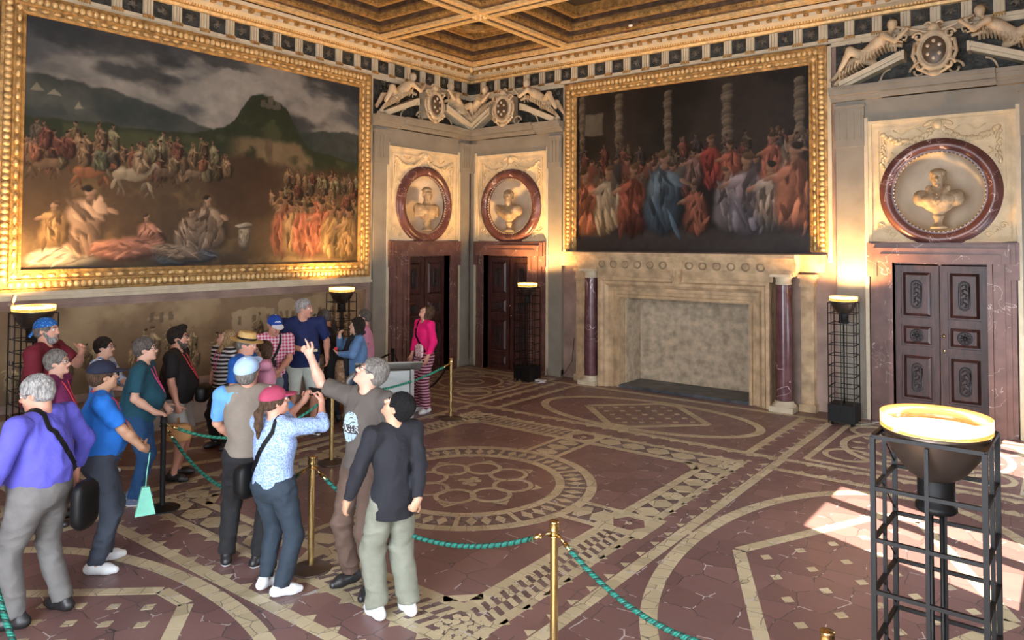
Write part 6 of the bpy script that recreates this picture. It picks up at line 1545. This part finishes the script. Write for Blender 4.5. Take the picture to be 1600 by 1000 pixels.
pm = P_('man with glasses in taupe printed T-shirt pointing upwards with a raised arm', (6.30,-8.53), 238, 1.78, w=1.08, lean=(.03,-.05), head=(-42,30), hs=1.03, feet=[(-.13,.04,12),(.13,.0,-14)], shirt=(C('taupe_cotton', (.095,.080,.070)),'short',.92), trousers=(C('brown_trousers', (.11,.068,.05)),'long'), shoes=bsh, hair=('short','grey'), glasses='clear', tone='light', R=dict(to=(.56,.05,1.72), pole=(.3,-.3,-1), pose='point', dir=(.55,.10,.85), palm=(-.3,.9,.1)), L=dict(to=(-.30,.05,.93), pole=(-.6,-1,0)), h=.009)
P_('person with black hair in black jacket and grey-green trousers, hand on hip', (6.82,-8.72), 128, 1.62, w=.98, head=(38,34), hs=1.04, feet=[(-.10,.05,2),(.13,-.04,-6)], shirt=(C('black_blazer', (.009,.010,.016)),'long',.78), trousers=(C('grey_green_trousers', (.20,.21,.165)),'wide'), shoes=wsh, hair=('short','black'), tone='tan', L=dict(to=(-.34,.16,.84), pole=(-.7,-.9,0), pose='relaxed'), R=dict(to=(.09,-.23,.94), pole=(.9,-.6,0), pose='fist', dir=(-.5,.0,-.8), palm=(0,1,0)), h=.009)

# ------------------------------------------------------------ printed emblem on the taupe T-shirt
def on_shirt(pr, pts, off): return [tuple(pr['on'](x/pr['S'], z/pr['S'], True, off)) for (x, z) in pts]
tM, prM = pm
shirt_obj = [c for c in COL.objects if c.parent == tM and c.name.startswith('shirt')][0]
S_ = prM['S']; ex, ez = .065*S_, 1.235*S_
em = MB()
def decal(poly_, off, mi):
    n = len(poly_); v = on_shirt(prM, poly_, off); em._add(v, [tuple(range(n))], mi)
def grid_decal(inside, off, mi, x0, x1, z0, z1, n=26):
    for i in range(n):
        for j in range(n):
            a0, a1 = x0+(x1-x0)*i/n, x0+(x1-x0)*(i+1)/n; b0, b1 = z0+(z1-z0)*j/n, z0+(z1-z0)*(j+1)/n
            if inside((a0+a1)/2, (b0+b1)/2): decal([(a1,b0),(a0,b0),(a0,b1),(a1,b1)], off, mi)
grid_decal(lambda x, z: (x-ex)**2+((z-ez)*.9)**2 < .100**2 and not ((x-ex)**2+((z-ez)*.9)**2 < .080**2 and (z-ez) < .0-abs(x-ex)*.2+.0 and (z-ez) > -.05 and abs(x-ex) < .0), .007, 0, ex-.11, ex+.11, ez-.125, ez+.125, 36)
grid_decal(lambda x, z: abs(z-(ez-.012)) < .030 and abs(x-ex) < .105, .010, 1, ex-.11, ex+.11, ez-.05, ez+.03, 24)
em.build('shirt_emblem', [C('print_pale_blue', (.36,.48,.56)), C('print_dark', (.035,.038,.042))], shirt_obj)
fc = D.curves.new('shirt_lettering', 'FONT'); fc.body = 'RUGER'; fc.size = .072; fc.align_x = 'CENTER'; fc.align_y = 'CENTER'; fc.resolution_u = 2
fo = D.objects.new('lettering_source', fc); COL.objects.link(fo); bpy.context.view_layer.update()
tmp = fo.evaluated_get(bpy.context.evaluated_depsgraph_get()).to_mesh(); lv = [(v.co.x, v.co.y) for v in tmp.vertices]; lf = [tuple(p.vertices) for p in tmp.polygons]
D.objects.remove(fo)
lm = MB(); lm._add([tuple(prM['on']((ex-x)/S_, (ez-.012+y)/S_, True, .014)) for (x, y) in lv], lf); lm.build('shirt_lettering', C('print_pale', (.62,.66,.68)), shirt_obj)

# ------------------------------------------------------------ things carried
def bag(c, sx, sy, sz, mats, handle=True, flap=False):
    def f(mb, pr):
        x, y, z = c; P = []
        s = []
        for k in range(9):       # soft body: rounded box by stacked rings
            u_ = k/8; r = (1-abs(2*u_-1)**4)**.25 if 0 < u_ < 1 else .55; s.append((r, z-sz/2+sz*u_))
        n = 20; vs = []; 
        for (r, zz) in s:
            for q in range(n):
                a = 2*PI*q/n; ca, sa = math.cos(a), math.sin(a); vs.append((x+sx/2*r*math.copysign(abs(ca)**.5, ca), y+sy/2*r*math.copysign(abs(sa)**.5, sa), zz))
        fs = [(i*n+q, i*n+(q+1)%n, (i+1)*n+(q+1)%n, (i+1)*n+q) for i in range(8) for q in range(n)]+[tuple(reversed(range(n))), tuple(range(8*n,9*n))]
        mb._add(vs, fs, 0, True)
        if handle: mb.tube([(x-sx*.3,y,z+sz*.45),(x-sx*.2,y,z+sz*.8),(x+sx*.2,y,z+sz*.8),(x+sx*.3,y,z+sz*.45)], .007, 6)
        if flap: mb.box(x-sx*.42, x+sx*.42, y-sy*.53, y-sy*.50, z+sz*.1, z+sz*.14, 0)
        return mats
    return f
def ptl(i): return people[i]
hold(*ptl(2), 'shoulder_bag', 'black shoulder bag hanging behind the man in the violet-blue shirt', 'bag', bag((.10,-.27,.80), .24, .10, .34, M_black, False))
hold(*ptl(17), 'shoulder_bag', 'black shoulder bag at the left hip of the woman in the red cap', 'bag', bag((-.27,-.04,.93), .14, .26, .30, M_black, False))
hold(*ptl(15), 'small_handbag', 'small patterned pink handbag on the woman in the bright pink top', 'bag', bag((-.10,.175,1.02), .20, .06, .22, pattern_cloth('pink_floral','voro',(.72,.52,.50),(.50,.18,.22),40), False))
hold(*ptl(10), 'waist_bag', 'grey waist bag on the man in the pink plaid shirt', 'bag', bag((.02,.22,.88), .27, .10, .15, C('grey_nylon', (.20,.24,.29)), False, True))
hold(*ptl(6), 'tote_bag', 'tan leather tote bag held by the man in the black T-shirt', 'bag', bag((.30,.12,.60), .10, .30, .20, C('tan_leather', (.48,.25,.10)), True))
hold(*ptl(6), 'hip_bag', 'black bag at the front of the man in the black T-shirt', 'bag', bag((-.02,.30,.98), .30, .14, .20, M_black, False))
hold(*ptl(3), 'paper_bag', 'mint green paper bag held by the man in the bright blue T-shirt', 'bag', lambda mb, pr: (mb.prism([(.27,.42),(.43,.42),(.38,.66),(.32,.66)], .10, .15, plane='yz') or mb.tube([(.13,.35,.65),(.13,.36,.80),(.12,.38,.95)], .005, 5) or C('mint_paper', (.22,.62,.48))))
def camera_box(c):
    def f(mb, pr):
        x, y, z = c; mb.box(x-.065,x+.065,y-.03,y+.03,z-.04,z+.04); mb.box(x-.03,x+.03,y-.03,y+.02,z+.04,z+.062); mb.M = mb.M @ Matrix.Translation((x,y+.03,z-.004)) @ Matrix.Rotation(-PI/2, 4, 'X'); mb.lathe([(.034,0),(.034,.045),(.028,.05),(0,.045)], (0,0,0), 16)
        return M_black
    return f
hold(*ptl(4), 'camera', 'black camera held by the person in the white-and-blue top', 'camera', camera_box((.02,.42,1.13)))
hold(*ptl(10), 'camera', 'black camera hanging on the chest of the man in the pink plaid shirt', 'camera', camera_box((.05,.20,1.13)))
def phone(mb, pr):
    (A, E1, WL, dl, nl, _), (A2, E2, WR, dr, nr, _) = pr['arms']; nl, nr = nv(nl), nv(nr); a, b = WL+dl*.10+nl*.03, WR+dr*.10+nr*.03; c = (a+b)/2
    x_ = nv(b-a); L_ = np.linalg.norm(b-a)*.5; L_ = max(L_, .075); y_ = nv(np.cross((0,0,1), x_)); z_ = np.cross(x_, y_)
    R4 = Matrix([[x_[0],y_[0],z_[0],c[0]],[x_[1],y_[1],z_[1],c[1]],[x_[2],y_[2],z_[2],c[2]],[0,0,0,1]]); mb.M = mb.M @ R4; mb.box(-L_,L_,-.005,.005,-.038,.038); mb.box(-L_+.01,-L_+.04,.005,.008,-.03,.0)
    return M_black
hold(*ptl(17), 'smartphone', 'dark smartphone held up in both hands by the woman in the red cap', 'phone', phone)
hold(*ptl(13), 'small_red_object', 'small red object in the hand of the woman in the denim jacket', 'object', lambda mb, pr: (mb.ell(tuple(pr['arms'][0][2]+pr['arms'][0][3]*.08+np.array([0,.0,.04])), (.025,.025,.035), 10, 8) or mat('shiny_red', (.65,.01,.02), .3)))
def scarf(mb, pr):
    pts = [(-.09,-.02,1.50),(-.08,.10,1.44),(0,.16,1.38),(.08,.10,1.44),(.09,-.02,1.50),(0,-.09,1.52),(-.09,-.02,1.50)]
    mb.tube(pts, .035, 8); mb.tube([(-.02,.15,1.38),(-.05,.19,1.22),(-.06,.18,1.02),(-.07,.17,.86)], [.035,.04,.045,.04], 8); mb.tube([(.03,.15,1.38),(.05,.19,1.22),(.06,.18,1.05)], [.035,.035,.03], 8)
    return C('black_scarf', (.012,.012,.016))
sc_ = hold(*ptl(13), 'scarf', 'scarf', 'scarf', scarf); sc_.name = 'scarf'; del sc_['label']; del sc_['category']
mw = sc_.matrix_world.copy(); sc_.parent = ptl(13)[0]; sc_.matrix_parent_inverse = (Matrix.Translation(ptl(13)[0].location) @ Matrix.Rotation(ptl(13)[0].rotation_euler.z, 4, 'Z')).inverted()
hold(*ptl(13), 'brown_bag', 'brown patterned cloth bag hanging in front of the woman in the denim jacket', 'bag', bag((.05,.26,.88), .26, .16, .42, pattern_cloth('brown_cloth','voro',(.20,.11,.06),(.34,.22,.13),20), False))
for i_, lab in ((11, 'folded paper held by the tall man in the navy T-shirt'),):
    hold(*ptl(i_), 'folded_paper', lab, 'paper', lambda mb, pr: (mb.box(-.11,.03,.30,.34,1.10,1.13) or C('cream_paper', (.55,.48,.34))))
